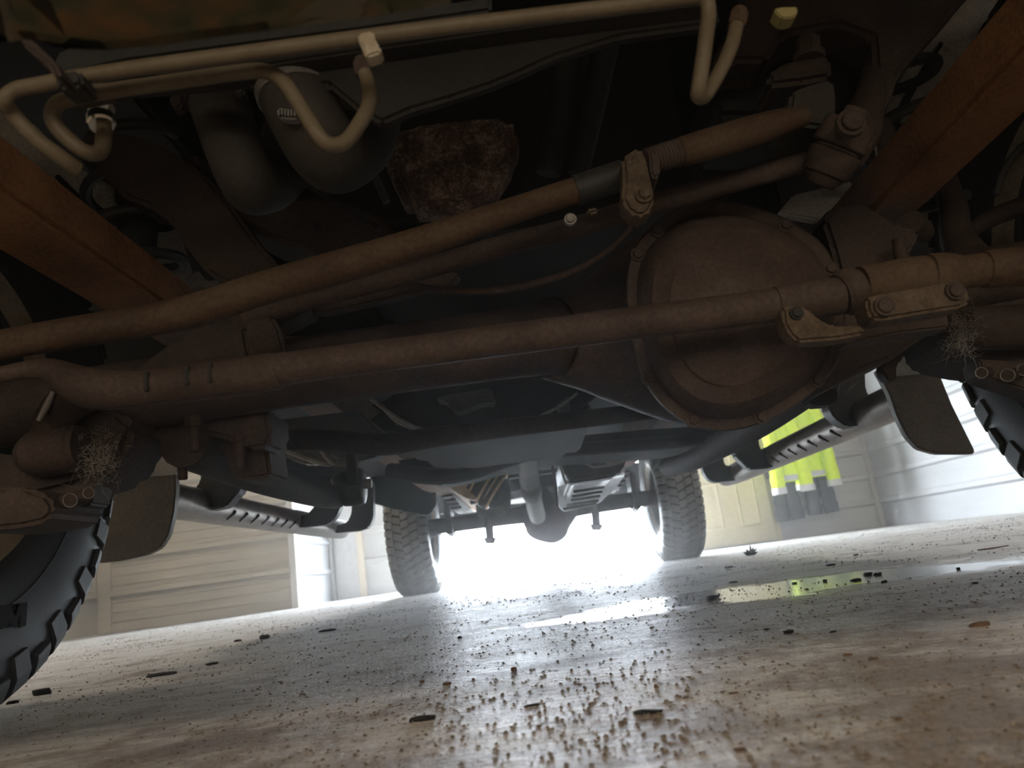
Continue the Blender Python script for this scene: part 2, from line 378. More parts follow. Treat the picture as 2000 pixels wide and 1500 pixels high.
# scatter volume added to imitate lens glare around the bright doorway
hm = bpy.data.materials.new('glare_veil'); hm.use_nodes = True; hm.node_tree.nodes.clear()
vs_ = hm.node_tree.nodes.new('ShaderNodeVolumeScatter'); vs_.inputs['Density'].default_value = .036; vs_.inputs['Anisotropy'].default_value = .75
ho_ = hm.node_tree.nodes.new('ShaderNodeOutputMaterial'); hm.node_tree.links.new(vs_.outputs[0], ho_.inputs['Volume'])
b = bmesh.new(); box(b, (XL+.01, -4.1, .003), (XR-.01, YB-.2, 3.45)); tag(obj('glare_veil', b, hm, smooth=False), 'faint bluish veil imitating lens glare, an added volume filling the garage bay', 'haze', kind='stuff')
SC.cycles.volume_bounces = 0
# ------------------------------------------------------------------ hanging work clothes
def cloth(rows, cx, cy, seg=36, folds=7, amp=.10, seed=0):
    b = bmesh.new(); R = []
    for j, (z, hw, hd, dx) in enumerate(rows):
        r = []
        for k in range(seg):
            a = 2*PI*k/seg; f = 1 + amp*math.sin(folds*a + seed + z*3)*(.4 + .6*j/len(rows))
            r.append(b.verts.new((cx+dx+hw*math.cos(a)*f, cy+hd*math.sin(a)*f, z)))
        R.append(r)
    for A, B in zip(R, R[1:]):
        for k in range(seg): b.faces.new((A[k], A[(k+1) % seg], B[(k+1) % seg], B[k]))
    b.faces.new(R[0]); b.faces.new(R[-1][::-1]); return b
def band(rows, cx, cy, z, h, **k):
    pr = []
    for zz in (z+h/2, z-h/2):
        for (z0, a0, d0, x0), (z1, a1, d1_, x1) in zip(rows, rows[1:]):
            if z1 <= zz <= z0:
                t = (z0-zz)/(z0-z1); pr.append((zz, (a0+(a1-a0)*t)*1.06, (d0+(d1_-d0)*t)*1.06, x0+(x1-x0)*t)); break
    return cloth(pr, cx, cy, amp=.05, **k)
def jacket(cx, w, ztop, zhem, label, seed, off=.12):
    t = bpy.data.objects.new('hi_vis_jacket', None); t.location = (cx, YB-off, zhem); COL.objects.link(t)
    tag(t, label, 'jacket', 'hi-vis jackets on the wall')
    H = ztop-zhem; cy = YB-off
    rows = [(ztop, w*.35, .03, 0), (ztop-.05*H, w*.75, .05, 0), (ztop-.14*H, w*.98, .06, 0), (ztop-.5*H, w, .065, .005), (zhem+.1, w*1.04, .07, .0), (zhem, w*1.08, .075, 0)]
    rows = catmull(rows, 4)
    obj('body', cloth(rows, cx, cy, seed=seed), HIVIS, t)
    for z, h in ((zhem+.03, .05), (ztop-.48*H, .05)): obj('reflective_stripe', band(rows, cx, cy, z, h, seed=seed), SILV, t)
    for s in (-1, 1):
        p = [(cx+s*w*.8, cy-.03, ztop-.1*H, .05), (cx+s*w*1.12, cy-.05, ztop-.35*H, .062), (cx+s*w*1.2, cy-.06, ztop-.75*H, .058), (cx+s*w*1.28, cy-.06, zhem-.06, .062)]
        sl = obj('sleeve', wtube_bm(p, 16, 5, rib=(5, .035)), HIVIS, t)
        e = p[-1]; b = bmesh.new(); cyl(b, (e[0], e[1], e[2]-.045), (e[0], e[1], e[2]+.012), .066, .0655); obj('cuff', b, SILV, sl)
        q = p[2]; b = bmesh.new(); cyl(b, (q[0]-s*.002, q[1], q[2]+.10), (q[0], q[1], q[2]+.15), .0655, .0655); obj('reflective_tape', b, SILV, sl)
    b = bmesh.new(); cyl(b, (cx, YB-.001, ztop+.03), (cx, YB-.13, ztop+.03), .008); obj('hanging_loop', b, STEEL, t)
    return t
jacket(2.39, .10, 1.18, .51, 'yellow hi-vis jacket hanging beside the cream door', 0, .40)
jacket(2.69, .115, 1.30, .53, 'yellow hi-vis jacket hanging farther from the cream door', 2, .225)
def trousers(cx, label, z0, zt, sp, seed):
    t = bpy.data.objects.new('work_trousers', None); t.location = (cx, YB-.07, z0); COL.objects.link(t)
    tag(t, label, 'trousers', 'grey trousers under the jackets')
    obj('waist', cloth([(zt, .13, .035, 0), (zt-.12, .14, .04, 0), (zt-.2, .14, .04, 0)], cx, YB-.06, seed=seed), GCLO, t)
    for s in (-1, 1):
        p = [(cx+s*.06, YB-.06, zt-.16, .06), (cx+s*sp*.8, YB-.075, (zt+z0)/2, .066), (cx+s*sp, YB-.08, z0, .07)]
        obj('leg', wtube_bm(p, 16, 4, rib=(4, .04), flat=.7), GCLO, t)
trousers(2.435, 'grey work trousers hanging below the jacket nearest the cream door', .17, .78, .07, 1)
trousers(2.755, 'grey work trousers hanging below the jacket farther from the door', .19, .80, .08, 3)

# ------------------------------------------------------------------ THE TRUCK
T = bpy.data.objects.new('pickup_truck', None); T.location = (.04, 3.0, 0); COL.objects.link(T)
tag(T, 'rusty pickup truck seen from underneath, parked over the camera in the bay', 'truck')
def part(name, bm, mat, label=None, parent=T, **k): return obj(name, bm, mat, parent, label, **k)
def tube(name, pts, mat, parent=T, label=None, seg=14, sub=5, rib=None, flat=1.0): return part(name, tube_bm(pts, seg, sub, None, rib, flat), mat, label, parent)
def plate(name, poly, Y, th, mat, parent=T, label=None, bev=.0025): return part(name, plate_bm(poly, Y, th, bev), mat, label, parent, angle=50)
def bolt(px, py, Y, rpx, parent, mat=RUST, name='bolt', seg=6, lpx=None):
    p = P(px, py, Y); r = rpx*S(px, py, Y); L = (lpx or rpx*.8)*S(px, py, Y)
    b = bmesh.new(); cyl(b, p+Vector((0, .002, 0)), p-Vector((0, L, 0)), r, r*.96, seg, cham=r*.12)
    cyl(b, p+Vector((0, .004, 0)), p-Vector((0, L*.25, 0)), r*1.4, r*1.35, 18)
    return part(name, b, mat, None, parent)

# ---- body shell overhead
def shell(name, boxes, mat, label=None, bev=.01):
    b = bmesh.new()
    for lo, hi in boxes: box(b, lo, hi, bev)
    return part(name, b, mat, label, smooth=False)
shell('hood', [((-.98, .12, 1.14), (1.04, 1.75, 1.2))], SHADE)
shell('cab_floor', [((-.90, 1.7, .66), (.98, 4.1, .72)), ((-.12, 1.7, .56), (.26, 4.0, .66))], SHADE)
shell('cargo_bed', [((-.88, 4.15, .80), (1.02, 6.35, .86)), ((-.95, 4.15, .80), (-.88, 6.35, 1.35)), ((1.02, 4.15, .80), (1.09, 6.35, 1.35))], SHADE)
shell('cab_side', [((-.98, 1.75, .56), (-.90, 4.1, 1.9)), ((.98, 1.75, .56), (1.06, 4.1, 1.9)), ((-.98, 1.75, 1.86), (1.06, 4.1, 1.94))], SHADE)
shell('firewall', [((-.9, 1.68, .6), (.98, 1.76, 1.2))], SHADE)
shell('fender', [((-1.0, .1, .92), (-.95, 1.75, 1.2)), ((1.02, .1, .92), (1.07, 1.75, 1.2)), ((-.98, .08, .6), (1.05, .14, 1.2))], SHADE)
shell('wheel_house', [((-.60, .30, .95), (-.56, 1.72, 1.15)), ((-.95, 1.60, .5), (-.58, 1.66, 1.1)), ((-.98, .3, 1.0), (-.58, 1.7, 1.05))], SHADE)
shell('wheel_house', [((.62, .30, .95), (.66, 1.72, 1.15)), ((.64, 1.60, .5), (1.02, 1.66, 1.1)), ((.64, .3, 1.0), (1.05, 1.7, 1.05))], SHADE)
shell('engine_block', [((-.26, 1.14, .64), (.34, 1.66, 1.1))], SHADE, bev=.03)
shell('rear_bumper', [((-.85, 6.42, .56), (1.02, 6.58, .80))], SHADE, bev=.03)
b = bmesh.new(); cyl(b, (.09, 6.0, .58), (.09, 6.0, .76), .36, .36, 32, cham=.05); part('spare_tyre', b, RUB)

# ---- bumper lip and radiator support
def at_z(pts, z): return [(z-CAM.z)*ray(x, y).y/ray(x, y).z for x, y in pts]
bpoly = [(-60, 68), (0, 66), (30, 60), (58, 62), (90, 73), (130, 80), (200, 82), (300, 72), (400, 58), (520, 43), (640, 26), (760, 9), (880, -10), (880, -170), (-60, -170)]
plate('front_bumper', bpoly, at_z(bpoly, .362), .006, BUMP, label='rusted steel bumper lip', bev=.006)
plate('bumper_valance', [(95, 150), (110, 100), (140, 88), (400, 66), (800, 14), (960, -10), (960, 20), (700, 58), (420, 95), (250, 118), (150, 140)], .47, .01, SHADE)
plate('bumper_bracket', [(36, 62), (50, 66), (105, 118), (120, 150), (105, 150), (85, 120), (40, 85)], .36, .02, RUSTD)
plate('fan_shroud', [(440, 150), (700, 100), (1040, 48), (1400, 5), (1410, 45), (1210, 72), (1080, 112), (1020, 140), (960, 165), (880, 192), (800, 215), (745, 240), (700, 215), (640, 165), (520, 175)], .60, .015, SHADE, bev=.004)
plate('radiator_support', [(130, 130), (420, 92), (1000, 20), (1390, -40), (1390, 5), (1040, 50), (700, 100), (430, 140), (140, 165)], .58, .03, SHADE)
for x, y in ((780, 108), (842, 102), (905, 98), (955, 86)):
    bolt(x, y, .60, 6, T, RUSTD, 'shroud_bolt', lpx=4)
plate('front_crossmember', [(1392, 150), (1430, 118), (1500, 118), (1530, 68), (1640, 46), (1705, 70), (1712, 150), (1712, 240), (1740, 200), (1760, 140), (1830, 60), (1900, -20), (1450, -20), (1440, 60), (1400, 90)], .78, .06, RUSTD, bev=.006)
plate('tow_eye_plug', [(1512, 17), (1522, 13), (1556, 12), (1559, 16), (1556, 30), (1545, 35), (1528, 35), (1516, 25)], .45, .012, YEL, label='pale yellow plastic plug', bev=.003)

# ---- cooler tubes
tA = tube('cooler_tube', [(150, 330, .46, 15), (120, 308, .45, 15), (70, 270, .44, 15), (25, 222, .43, 15), (10, 196, .42, 15), (30, 176, .42, 15), (75, 166, .42, 15), (200, 143, .42, 15), (450, 108, .42, 15), (720, 72, .42, 15), (1000, 37, .42, 15), (1200, 14, .42, 15), (1340, -4, .42, 15), (1374, -2, .42, 15), (1384, 20, .42, 15), (1378, 80, .43, 15), (1366, 165, .44, 15), (1364, 186, .445, 15), (1372, 190, .45, 14), (1384, 178, .455, 14), (1412, 128, .46, 14), (1430, 85, .465, 14), (1438, 52, .47, 14)], TAN, label='tan steel cooler tube with hairpin bend')
tB = tube('cooler_tube', [(203, 238, .48, 14), (203, 268, .475, 15), (196, 296, .47, 15), (170, 298, .46, 15), (140, 278, .455, 15), (108, 245, .45, 15), (103, 218, .445, 15), (122, 198, .44, 15), (190, 182, .44, 15), (330, 161, .44, 15), (470, 141, .44, 15), (520, 140, .44, 15), (552, 158, .44, 15), (585, 205, .44, 15), (625, 268, .44, 15), (652, 283, .445, 15), (680, 272, .45, 15), (712, 225, .46, 15), (722, 195, .465, 15), (718, 160, .47, 14), (711, 140, .47, 14)], TAN, label='tan steel cooler tube dipping in a deep U')
def fitting(x0, y0, x1, y1, Y, r, mat, parent, name='tube_nut'):
    b = bmesh.new(); a = P(x0, y0, Y); c = P(x1, y1, Y); s = S(x0, y0, Y)
    cyl(b, a, c, r*s, r*s, 6, cham=r*s*.15); cyl(b, a.lerp(c, .05), a.lerp(c, -.25), r*s*.85, r*s*.75, 18); return part(name, b, mat, None, parent)
fitting(200, 202, 196, 226, .485, 23, STEEL, tB)
b = bmesh.new(); a = P(197, 228, .483); c = P(198, 246, .481); s = S(197, 235, .483); cyl(b, a, c, 27*s, 26*s, 24, cham=4*s); part('ferrule', b, CHROME, 'bright brass-rimmed ferrule', tB)
fitting(706, 122, 711, 148, .475, 18, RUST, tB)
fitting(1444, 26, 1438, 52, .475, 19, RUSTO, tA)
plate('tube_clip', [(698, 64), (728, 57), (733, 80), (742, 88), (745, 102), (728, 106), (714, 112), (708, 92), (700, 82)], .41, .012, LABELW, tA, 'white plastic clip', bev=.0015)
plate('tube_bracket', [(104, 140), (150, 132), (162, 150), (158, 166), (108, 172)], .405, .02, SHADE, tA)
plate('clip_arm', [(115, 168), (165, 150), (210, 160), (220, 188), (130, 205)], .452, .01, RUSTD, tB)

# ---- hoses
def hose(pts, name='radiator_hose'): return tube(name, pts, HOSE, seg=28, sub=8)
h1 = hose([(415, 165, .70, 54), (432, 215, .70, 56), (458, 290, .70, 56), (482, 345, .71, 56), (502, 362, .74, 57), (545, 335, .82, 57), (575, 250, .92, 56)])
h2 = hose([(555, 120, .62, 68), (575, 180, .62, 71), (610, 250, .63, 72), (638, 292, .65, 73), (662, 300, .70, 75), (700, 260, .78, 75), (720, 170, .90, 72)])
def clampring(px0, py0, px1, py1, Y, r, parent, mat=STEEL):
    a = P(px0, py0, Y); c = P(px1, py1, Y); s = S(px0, py0, Y)
    b = bmesh.new(); cyl(b, a, c, r*s, r*s, 40, cham=.5*s)
    return part('hose_clamp', b, mat, None, parent)
clampring(572, 172, 577, 190, .62, 74, h2); clampring(556, 118, 560, 136, .62, 72, h2)
plate('clamp_screw', [(539, 208), (560, 210), (582, 212), (586, 222), (582, 230), (562, 231), (541, 226)], .583, .012, STEEL, h2, 'slotted worm-drive housing')
for k in range(6):
    x = 546+6.2*k; plate('clamp_slot', [(x, 213), (x+2, 213), (x+2, 227), (x, 227)], .5822, .002, SHADE, h2, bev=0)  # dark strips laid on top stand in for the shaded slots
clampring(418, 176, 424, 196, .70, 59, h1, RUST)
plate('clamp_ear', [(328, 184), (345, 180), (360, 184), (358, 200), (345, 216), (334, 208)], .69, .015, RUST, h1)
tube('spring_guard_hose', [(560, 336, .75, 7), (600, 358, .76, 7), (650, 392, .78, 7), (700, 425, .80, 7), (745, 447, .81, 7)], SHADE, seg=10, rib=(46, .16), label='black spring-wound hose')
b = bmesh.new(); cyl(b, P(550, 320, .75), P(549, 346, .75), 6*S(550, 330, .75), None, 8, .0005); part('brass_elbow', b, BRASS)
plate('wire_connector', [(456, 164), (470, 160), (480, 172), (474, 186), (462, 184), (455, 175)], .66, .012, GREYP)

# ---- engine oil pan, crossmember, mounts
plate('oil_pan', [(738, 285), (755, 258), (800, 240), (900, 226), (990, 222), (1015, 245), (1005, 300), (975, 350), (955, 385), (900, 402), (830, 404), (790, 398), (765, 350)], 1.02, .07, RUSTX, label='flaking rust-pitted oil pan', bev=.02)
tube('dipstick_tube', [(715, 315, .98, 8), (735, 350, .98, 8), (755, 395, .98, 8)], GREYP)
plate('engine_crossmember', [(330, 300), (380, 330), (420, 385), (470, 435), (530, 465), (600, 485), (660, 520), (730, 520), (780, 480), (760, 430), (700, 400), (640, 385), (560, 385), (520, 420), (480, 415), (430, 350), (390, 300)], .93, .10, RUSTD, bev=.006)
for x, y, r in ((621, 441, 9), (554, 400, 7)):
    b = bmesh.new(); p = P(x, y, .929); cyl(b, p, p+Vector((0, .004, 0)), r*S(x, y, .93), None, 20); part('access_hole', b, SHADE)  # flat dark discs paint the shade inside the holes
plate('engine_mount', [(150, 262), (235, 255), (330, 290), (400, 340), (452, 400), (500, 470), (570, 545), (480, 575), (400, 530), (350, 465), (330, 430), (285, 400), (240, 385), (225, 370), (190, 330)], .90, .06, RUSTD, bev=.006)
for pts in ([(1110, 100, .95, 30), (1095, 200, .98, 28), (1070, 340, 1.0, 24)], [(1185, 80, .95, 26), (1160, 200, .98, 24), (1130, 340, 1.0, 20)]):
    tube('coolant_pipe', pts, SHADE)

# ---- frame rails (front to back, both sides)
def rail(x0, x1, name='frame_rail'):
    b = bmesh.new(); box(b, (x0, .30, .487), (x1, 1.28, .545), .006)
    vs = [(x0, 1.26, .487, .545), (x0, 1.7, .53, .68), (x0, 3.8, .52, .66), (x0, 4.6, .56, .68), (x0, 6.3, .56, .68)]
    L = [[b.verts.new((x, y, z)) for x, z in ((x0, z0), (x1, z0), (x1, z1), (x0, z1))] for _, y, z0, z1 in vs]
    for A, B in zip(L, L[1:]):
        for i in range(4): b.faces.new((A[i], A[(i+1) % 4], B[(i+1) % 4], B[i]))
    b.faces.new(L[0]); b.faces.new(L[-1][::-1])
    return part(name, b, RAIL, 'box-section frame rail, orange with rust', angle=30)
rail(-.505, -.425); rail(.487, .562)
# bump stops inside coil springs
def coil(cx, cy, z0, z1, R, turns, r):
    n = turns*28; pts = [(cx+R*math.cos(2*PI*turns*i/n), cy+R*math.sin(2*PI*turns*i/n), z0+(z1-z0)*i/n, r) for i in range(n+1)]
    return wtube_bm(pts, 8, 1)
p = P(265, 470, 1.0)
part('coil_spring', coil(p.x, p.y, p.z-.10, p.z+.16, .062, 4, .008), BLK)
b = bmesh.new(); a = P(272, 385, 1.0); c = P(262, 575, 1.0); cyl(b, a, c, 36*S(270, 450, 1.0), 36*S(270, 450, 1.0), 24, .003); cyl(b, P(272, 372, 1.0), P(270, 402, 1.0), 44*S(270, 450, 1.0), 42*S(270, 450, 1.0), 24, .004); part('bump_stop', b, SHADE)
q = Vector((.58, 1.0, p.z)); part('coil_spring', coil(q.x+.02, q.y, q.z-.10, q.z+.16, .062, 4, .008), BLK)
# grey wheel-well liners
plate('fender_liner', [(-40, 215), (20, 215), (70, 245), (110, 300), (160, 330), (215, 362), (235, 395), (228, 440), (232, 480), (200, 500), (120, 440), (-40, 330)], 1.06, .02, LINER, label='stone-grey textured liner', bev=.004)
tube('liner_seam', [(112, 345, 1.055, 5), (150, 385, 1.055, 6), (190, 425, 1.055, 7), (212, 455, 1.055, 6)], SHADE)
plate('splash_shield', [(296, 470), (336, 430), (350, 470), (372, 540), (382, 525), (400, 548), (470, 540), (470, 590), (300, 590)], 1.16, .02, LINER, bev=.003)
plate('fender_liner', [(1728, 232), (1742, 190), (1775, 130), (1830, 62), (1870, 20), (1905, -20), (1975, -20), (1950, 60), (1925, 120), (1880, 180), (1780, 300), (1750, 320), (1735, 275)], 1.06, .02, LINER, label='stone-grey textured liner', bev=.004)
tube('liner_seam', [(1838, 85, 1.055, 4), (1800, 145, 1.055, 6), (1765, 205, 1.055, 7), (1742, 260, 1.055, 6)], SHADE)
plate('splash_shield', [(1520, 415), (1550, 380), (1610, 365), (1655, 350), (1688, 372), (1668, 392), (1625, 402), (1600, 430)], 1.14, .02, LINER, bev=.003)

# ---- drag link with adjuster and its clamp
dl = tube('drag_link', [(-120, 703, .70, 30), (0, 675, .70, 30), (150, 648, .70, 31), (300, 624, .70, 32), (400, 600, .70, 33), (520, 561, .70, 33), (660, 522, .70, 33), (800, 480, .70, 31), (1000, 412, .70, 26), (1130, 370, .70, 26), (1240, 336, .70, 24)], RUSTO, seg=20, label='long steering link, orange-brown rust')
tube('damper_sleeve', [(1124, 372, .70, 30), (1170, 357, .70, 30), (1218, 341, .70, 30)], BLK, dl, 'black sleeve', seg=20)
tube('threaded_adjuster', [(1262, 316, .70, 25), (1300, 305, .70, 26), (1345, 292, .70, 27)], RUST, dl, seg=18, rib=(13, .04))
tube('adjuster_rod', [(1330, 297, .70, 29), (1400, 277, .70, 31), (1480, 253, .70, 30), (1530, 237, .70, 25), (1575, 226, .70, 18)], RUSTO, dl, 'bright orange rusted rod', seg=20)
cl = plate('link_clamp', [(1214, 305), (1230, 296), (1250, 283), (1258, 296), (1265, 320), (1272, 352), (1279, 382), (1275, 405), (1262, 420), (1244, 422), (1226, 410), (1214, 388), (1218, 350)], .655, .03, CAKED, dl, 'clamp caked in dried mud', bev=.005)
bolt(1258, 380, .653, 13, dl, CAKED, 'clamp_bolt', lpx=12); bolt(1114, 428, .69, 9, dl, STEEL, 'clamp_bolt', 12)
plate('clamp_nut', [(1268, 296), (1288, 300), (1290, 340), (1278, 352), (1270, 335)], .675, .03, RUST, dl)
plate('grease_tag', [(1144, 408), (1168, 402), (1172, 412), (1150, 418)], .69, .01, CAKED, dl)
# ---- track bar
tbar = tube('track_bar', [(1620, 305, .76, 20), (1560, 321, .76, 20), (1400, 364, .77, 21), (1280, 397, .78, 22), (1120, 445, .79, 21), (1000, 475, .80, 21), (800, 533, .82, 21), (600, 585, .84, 21), (480, 618, .85, 24)], RUST, seg=18, label='dark red-brown bar running behind the link')
plate('axle_bracket', [(380, 640), (470, 605), (520, 592), (600, 570), (610, 600), (530, 640), (480, 650), (490, 700), (440, 735), (330, 735), (250, 735), (300, 690)], .88, .05, RUSTD, bev=.005)
plate('axle_bracket', [(478, 610), (520, 600), (545, 640), (560, 700), (500, 720), (478, 690)], .84, .02, RUSTD, bev=.004)
plate('link_gusset', [(530, 610), (700, 548), (860, 524), (900, 535), (880, 560), (820, 570), (640, 610)], .90, .02, RUSTD, bev=.003)
tube('axle_vent_hose', [(1245, 428, .74, 5), (1200, 480, .78, 6), (1130, 525, .82, 7), (1040, 555, .84, 8), (950, 568, .86, 8), (860, 566, .87, 7), (785, 552, .88, 6)], RUST, seg=10, label='thin brown hose sagging in an arc')
# ---- pitman arm, ball joint, steering gear
pa = tube('pitman_arm', [(1716, 60, .82, 20), (1708, 140, .80, 24), (1694, 200, .77, 34), (1674, 260, .74, 48), (1655, 305, .72, 42)], RUST, seg=20, flat=.8)
b = bmesh.new(); s = S(1640, 280, .70)
ax = [P(1676, 212, .70), P(1600, 362, .74)]
def along(t): return ax[0].lerp(ax[1], t)
for t0, t1, r0, r1 in ((0, .16, 24, 26), (.17, .5, 50, 54), (.5, .56, 46, 46), (.56, .86, 52, 48), (.86, 1.0, 40, 30)):
    cyl(b, along(t0), along(t1), r0*s, r1*s, 28, 3*s)
part('ball_joint', b, RUST, 'heavy rusted ball joint', pa)
bolt(1662, 240, .668, 21, pa, RUSTD, 'castle_nut', 24, lpx=14)
sg = plate('steering_gear', [(1380, 140), (1500, 128), (1545, 110), (1560, 60), (1600, 55), (1640, 80), (1700, 90), (1700, 200), (1640, 230), (1560, 230), (1400, 230)], .86, .14, SHADE, bev=.01)
plate('gear_lug', [(1500, 140), (1548, 112), (1604, 103), (1626, 106), (1628, 150), (1570, 160), (1500, 168)], .76, .06, RUSTD, sg, bev=.006)
plate('gear_foot', [(1545, 178), (1590, 160), (1628, 152), (1634, 172), (1634, 228), (1626, 240), (1604, 248), (1566, 244), (1540, 222)], .73, .08, HOSE, sg, 'grey cast foot', bev=.007)
b = bmesh.new(); a = P(1580, 112, .765); c = P(1578, 74, .765); cyl(b, a, c, 22*S(1580, 90, .765), None, 6, .002); cyl(b, P(1581, 118, .765), P(1580, 106, .765), 30*S(1580, 90, .765), None, 18, .001); part('gear_bolt', b, RUST, None, sg)
tube('brake_line', [(1690, 180, .9, 3), (1704, 250, .9, 3), (1716, 330, .92, 3)], STEEL, seg=6)
tube('gear_hose', [(1712, 240, .92, 26), (1728, 300, .93, 28), (1740, 370, .95, 26), (1720, 420, .98, 26)], RUSTD, seg=14)

# ---- front axle
axle = part('front_axle', tube_bm([(-250, 842, .95, 66), (0, 808, .95, 66), (430, 748, .95, 68), (800, 697, .95, 68), (1050, 664, .95, 70), (1075, 662, .96, 82), (1130, 662, .98, 100), (1200, 655, 1.0, 140), (1290, 640, 1.02, 190), (1400, 622, 1.03, 208), (1500, 612, 1.03, 200), (1580, 600, 1.0, 160), (1640, 590, .97, 110), (1700, 583, .95, 80), (1800, 568, .95, 68), (2050, 530, .95, 66)], 32, 4), RUSTD, 'solid front axle housing with offset differential bulge')
OUTL = [(1275, 440), (1330, 402), (1400, 393), (1470, 402), (1540, 430), (1600, 470), (1632, 520), (1648, 580), (1650, 640), (1640, 700), (1605, 750), (1550, 795), (1490, 826), (1420, 842), (1350, 832), (1295, 795), (1258, 745), (1240, 690), (1229, 630), (1222, 560), (1235, 490)]
def cover_bm():
    b = bmesh.new(); cx, cy = 1440, 618; R = []
    n = len(OUTL); ol = []
    pts = [(*p, ) for p in OUTL]; cc = catmull(pts[-2:]+pts+pts[:2], 4)
    ol = cc[8:8+4*n]
    for s, Y in ((1.0, .90), (1.0, .842), (.985, .834), (.90, .834), (.875, .826), (.84, .806), (.76, .79), (.62, .782), (.60, .779), (.45, .774), (.25, .770), (.1, .769)):
        R.append([b.verts.new(P(cx+(x-cx)*s, cy+(y-cy)*s, Y)) for x, y in ol])
    m = len(ol)
    for A, B in zip(R, R[1:]):
        for k in range(m): b.faces.new((A[k], A[(k+1) % m], B[(k+1) % m], B[k]))
    b.faces.new(R[0][::-1]); b.faces.new(R[-1]); return b
dc = part('differential_cover', cover_bm(), RUST, 'domed rusty differential cover', axle, angle=32)
for k in range(0, len(OUTL), 2):
    x, y = OUTL[k]; bolt(1440+(x-1440)*.945, 618+(y-618)*.945, .833, 11, axle, RUST, 'cover_bolt')
plate('knuckle_bracket', [(1640, 590), (1800, 590), (1835, 640), (1800, 662), (1742, 703), (1690, 722), (1645, 745), (1600, 768), (1580, 720)], .90, .08, RUSTD, axle, bev=.006)
plate('bracket_tab', [(1724, 700), (1768, 680), (1765, 700), (1752, 712), (1752, 742), (1735, 745), (1722, 725)], .97, .02, RUSTD, axle)
plate('bracket_tab', [(1577, 764), (1628, 738), (1640, 778), (1628, 790), (1592, 792), (1580, 784)], 1.05, .03, SHADE, axle)
# spring perch / U-bolt plate on the right
sp_ = plate('spring_perch', [(1608, 430), (1630, 402), (1690, 395), (1760, 440), (1800, 445), (1790, 480), (1770, 500), (1775, 530), (1640, 540), (1625, 480)], .90, .06, RUSTD, bev=.006)
tube('u_bolt', [(1755, 468, .87, 12), (1760, 500, .87, 13), (1778, 520, .87, 13)], RUSTD, sp_)
tube('perch_bush', [(1776, 435, .92, 26), (1800, 455, .95, 24)], RUSTD, sp_)
tube('brake_hose', [(1845, 350, 1.0, 22), (1862, 410, .98, 26), (1868, 460, .95, 30), (1895, 510, .92, 40)], RUSTD, label='thick dark arm rising from the knuckle')
tube('upper_arm', [(1896, 452, 1.0, 14), (1940, 424, 1.0, 18), (2060, 380, 1.0, 20)], RUSTD)
tube('brake_line', [(1945, 380, 1.02, 6), (1960, 335, 1.02, 7), (1985, 300, 1.02, 8), (2030, 260, 1.02, 8)], GREYP)

# ---- tie rod with clamps
tr = tube('tie_rod', [(-120, 752, .71, 16), (0, 732, .70, 16), (55, 722, .70, 18), (100, 724, .70, 24), (135, 742, .70, 34), (175, 758, .70, 40), (230, 762, .70, 38), (330, 752, .70, 35), (440, 738, .70, 36), (520, 728, .70, 36), (570, 718, .70, 32), (800, 688, .70, 31), (1000, 662, .70, 31), (1200, 636, .70, 32), (1520, 595, .70, 33)], RUST, seg=24, label='long tie rod crossing the view below the axle')
tube('tie_rod_sleeve', [(338, 751, .70, 37), (440, 738, .70, 38), (525, 727, .70, 37), (545, 723, .70, 34)], RUST, tr, seg=24)
for x, y in ((283, 745), (363, 734), (408, 728)): plate('sleeve_slot', [(x-5, y-20), (x+5, y-21), (x+6, y+18), (x-4, y+19)], .681, .006, SHADE, tr, bev=.001)  # dark raised plates stand in for the shaded slot depressions
for x in (350, 400, 450, 500):
    pass
tube('tie_rod_end', [(1515, 596, .70, 36), (1560, 590, .70, 38), (1640, 578, .70, 37)], RUST, tr, seg=24)
tube('lock_collar', [(1640, 575, .70, 40), (1652, 571, .70, 46), (1668, 568, .70, 46), (1680, 564, .70, 40)], RUST, tr, seg=24)
tube('adjuster_sleeve', [(1682, 560, .70, 40), (1750, 549, .70, 42), (1805, 541, .70, 42), (1812, 540, .70, 37), (1815, 540, .70, 44), (1850, 535, .70, 42), (1882, 531, .70, 33), (1920, 527, .70, 33), (1924, 526, .70, 31), (1928, 526, .70, 37), (2000, 520, .70, 39), (2100, 508, .70, 39)], RUSTO, tr, seg=26, sub=3, label='orange adjusting sleeve')
c1 = plate('sleeve_clamp', [(1527, 600), (1548, 594), (1578, 600), (1600, 622), (1628, 636), (1690, 634), (1692, 652), (1640, 662), (1560, 668), (1545, 655), (1532, 634)], .66, .025, CAKED, tr, bev=.003)
bolt(1556, 611, .658, 10, tr, SHADE, 'clamp_bolt', 18, lpx=6)
plate('sleeve_clamp', [(1692, 580), (1740, 570), (1800, 560), (1872, 548), (1890, 560), (1899, 588), (1880, 600), (1800, 612), (1730, 624), (1704, 624), (1694, 605)], .645, .03, CAKED, tr, bev=.003)
bolt(1728, 598, .643, 15, tr, RUST, 'clamp_bolt', 20, lpx=8); bolt(1866, 568, .643, 14, tr, RUST, 'clamp_bolt', 20, lpx=8)
plate('clamp_back', [(1640, 640), (1700, 630), (1850, 600), (1856, 640), (1760, 650), (1650, 672)], .74, .03, RUSTD, tr)

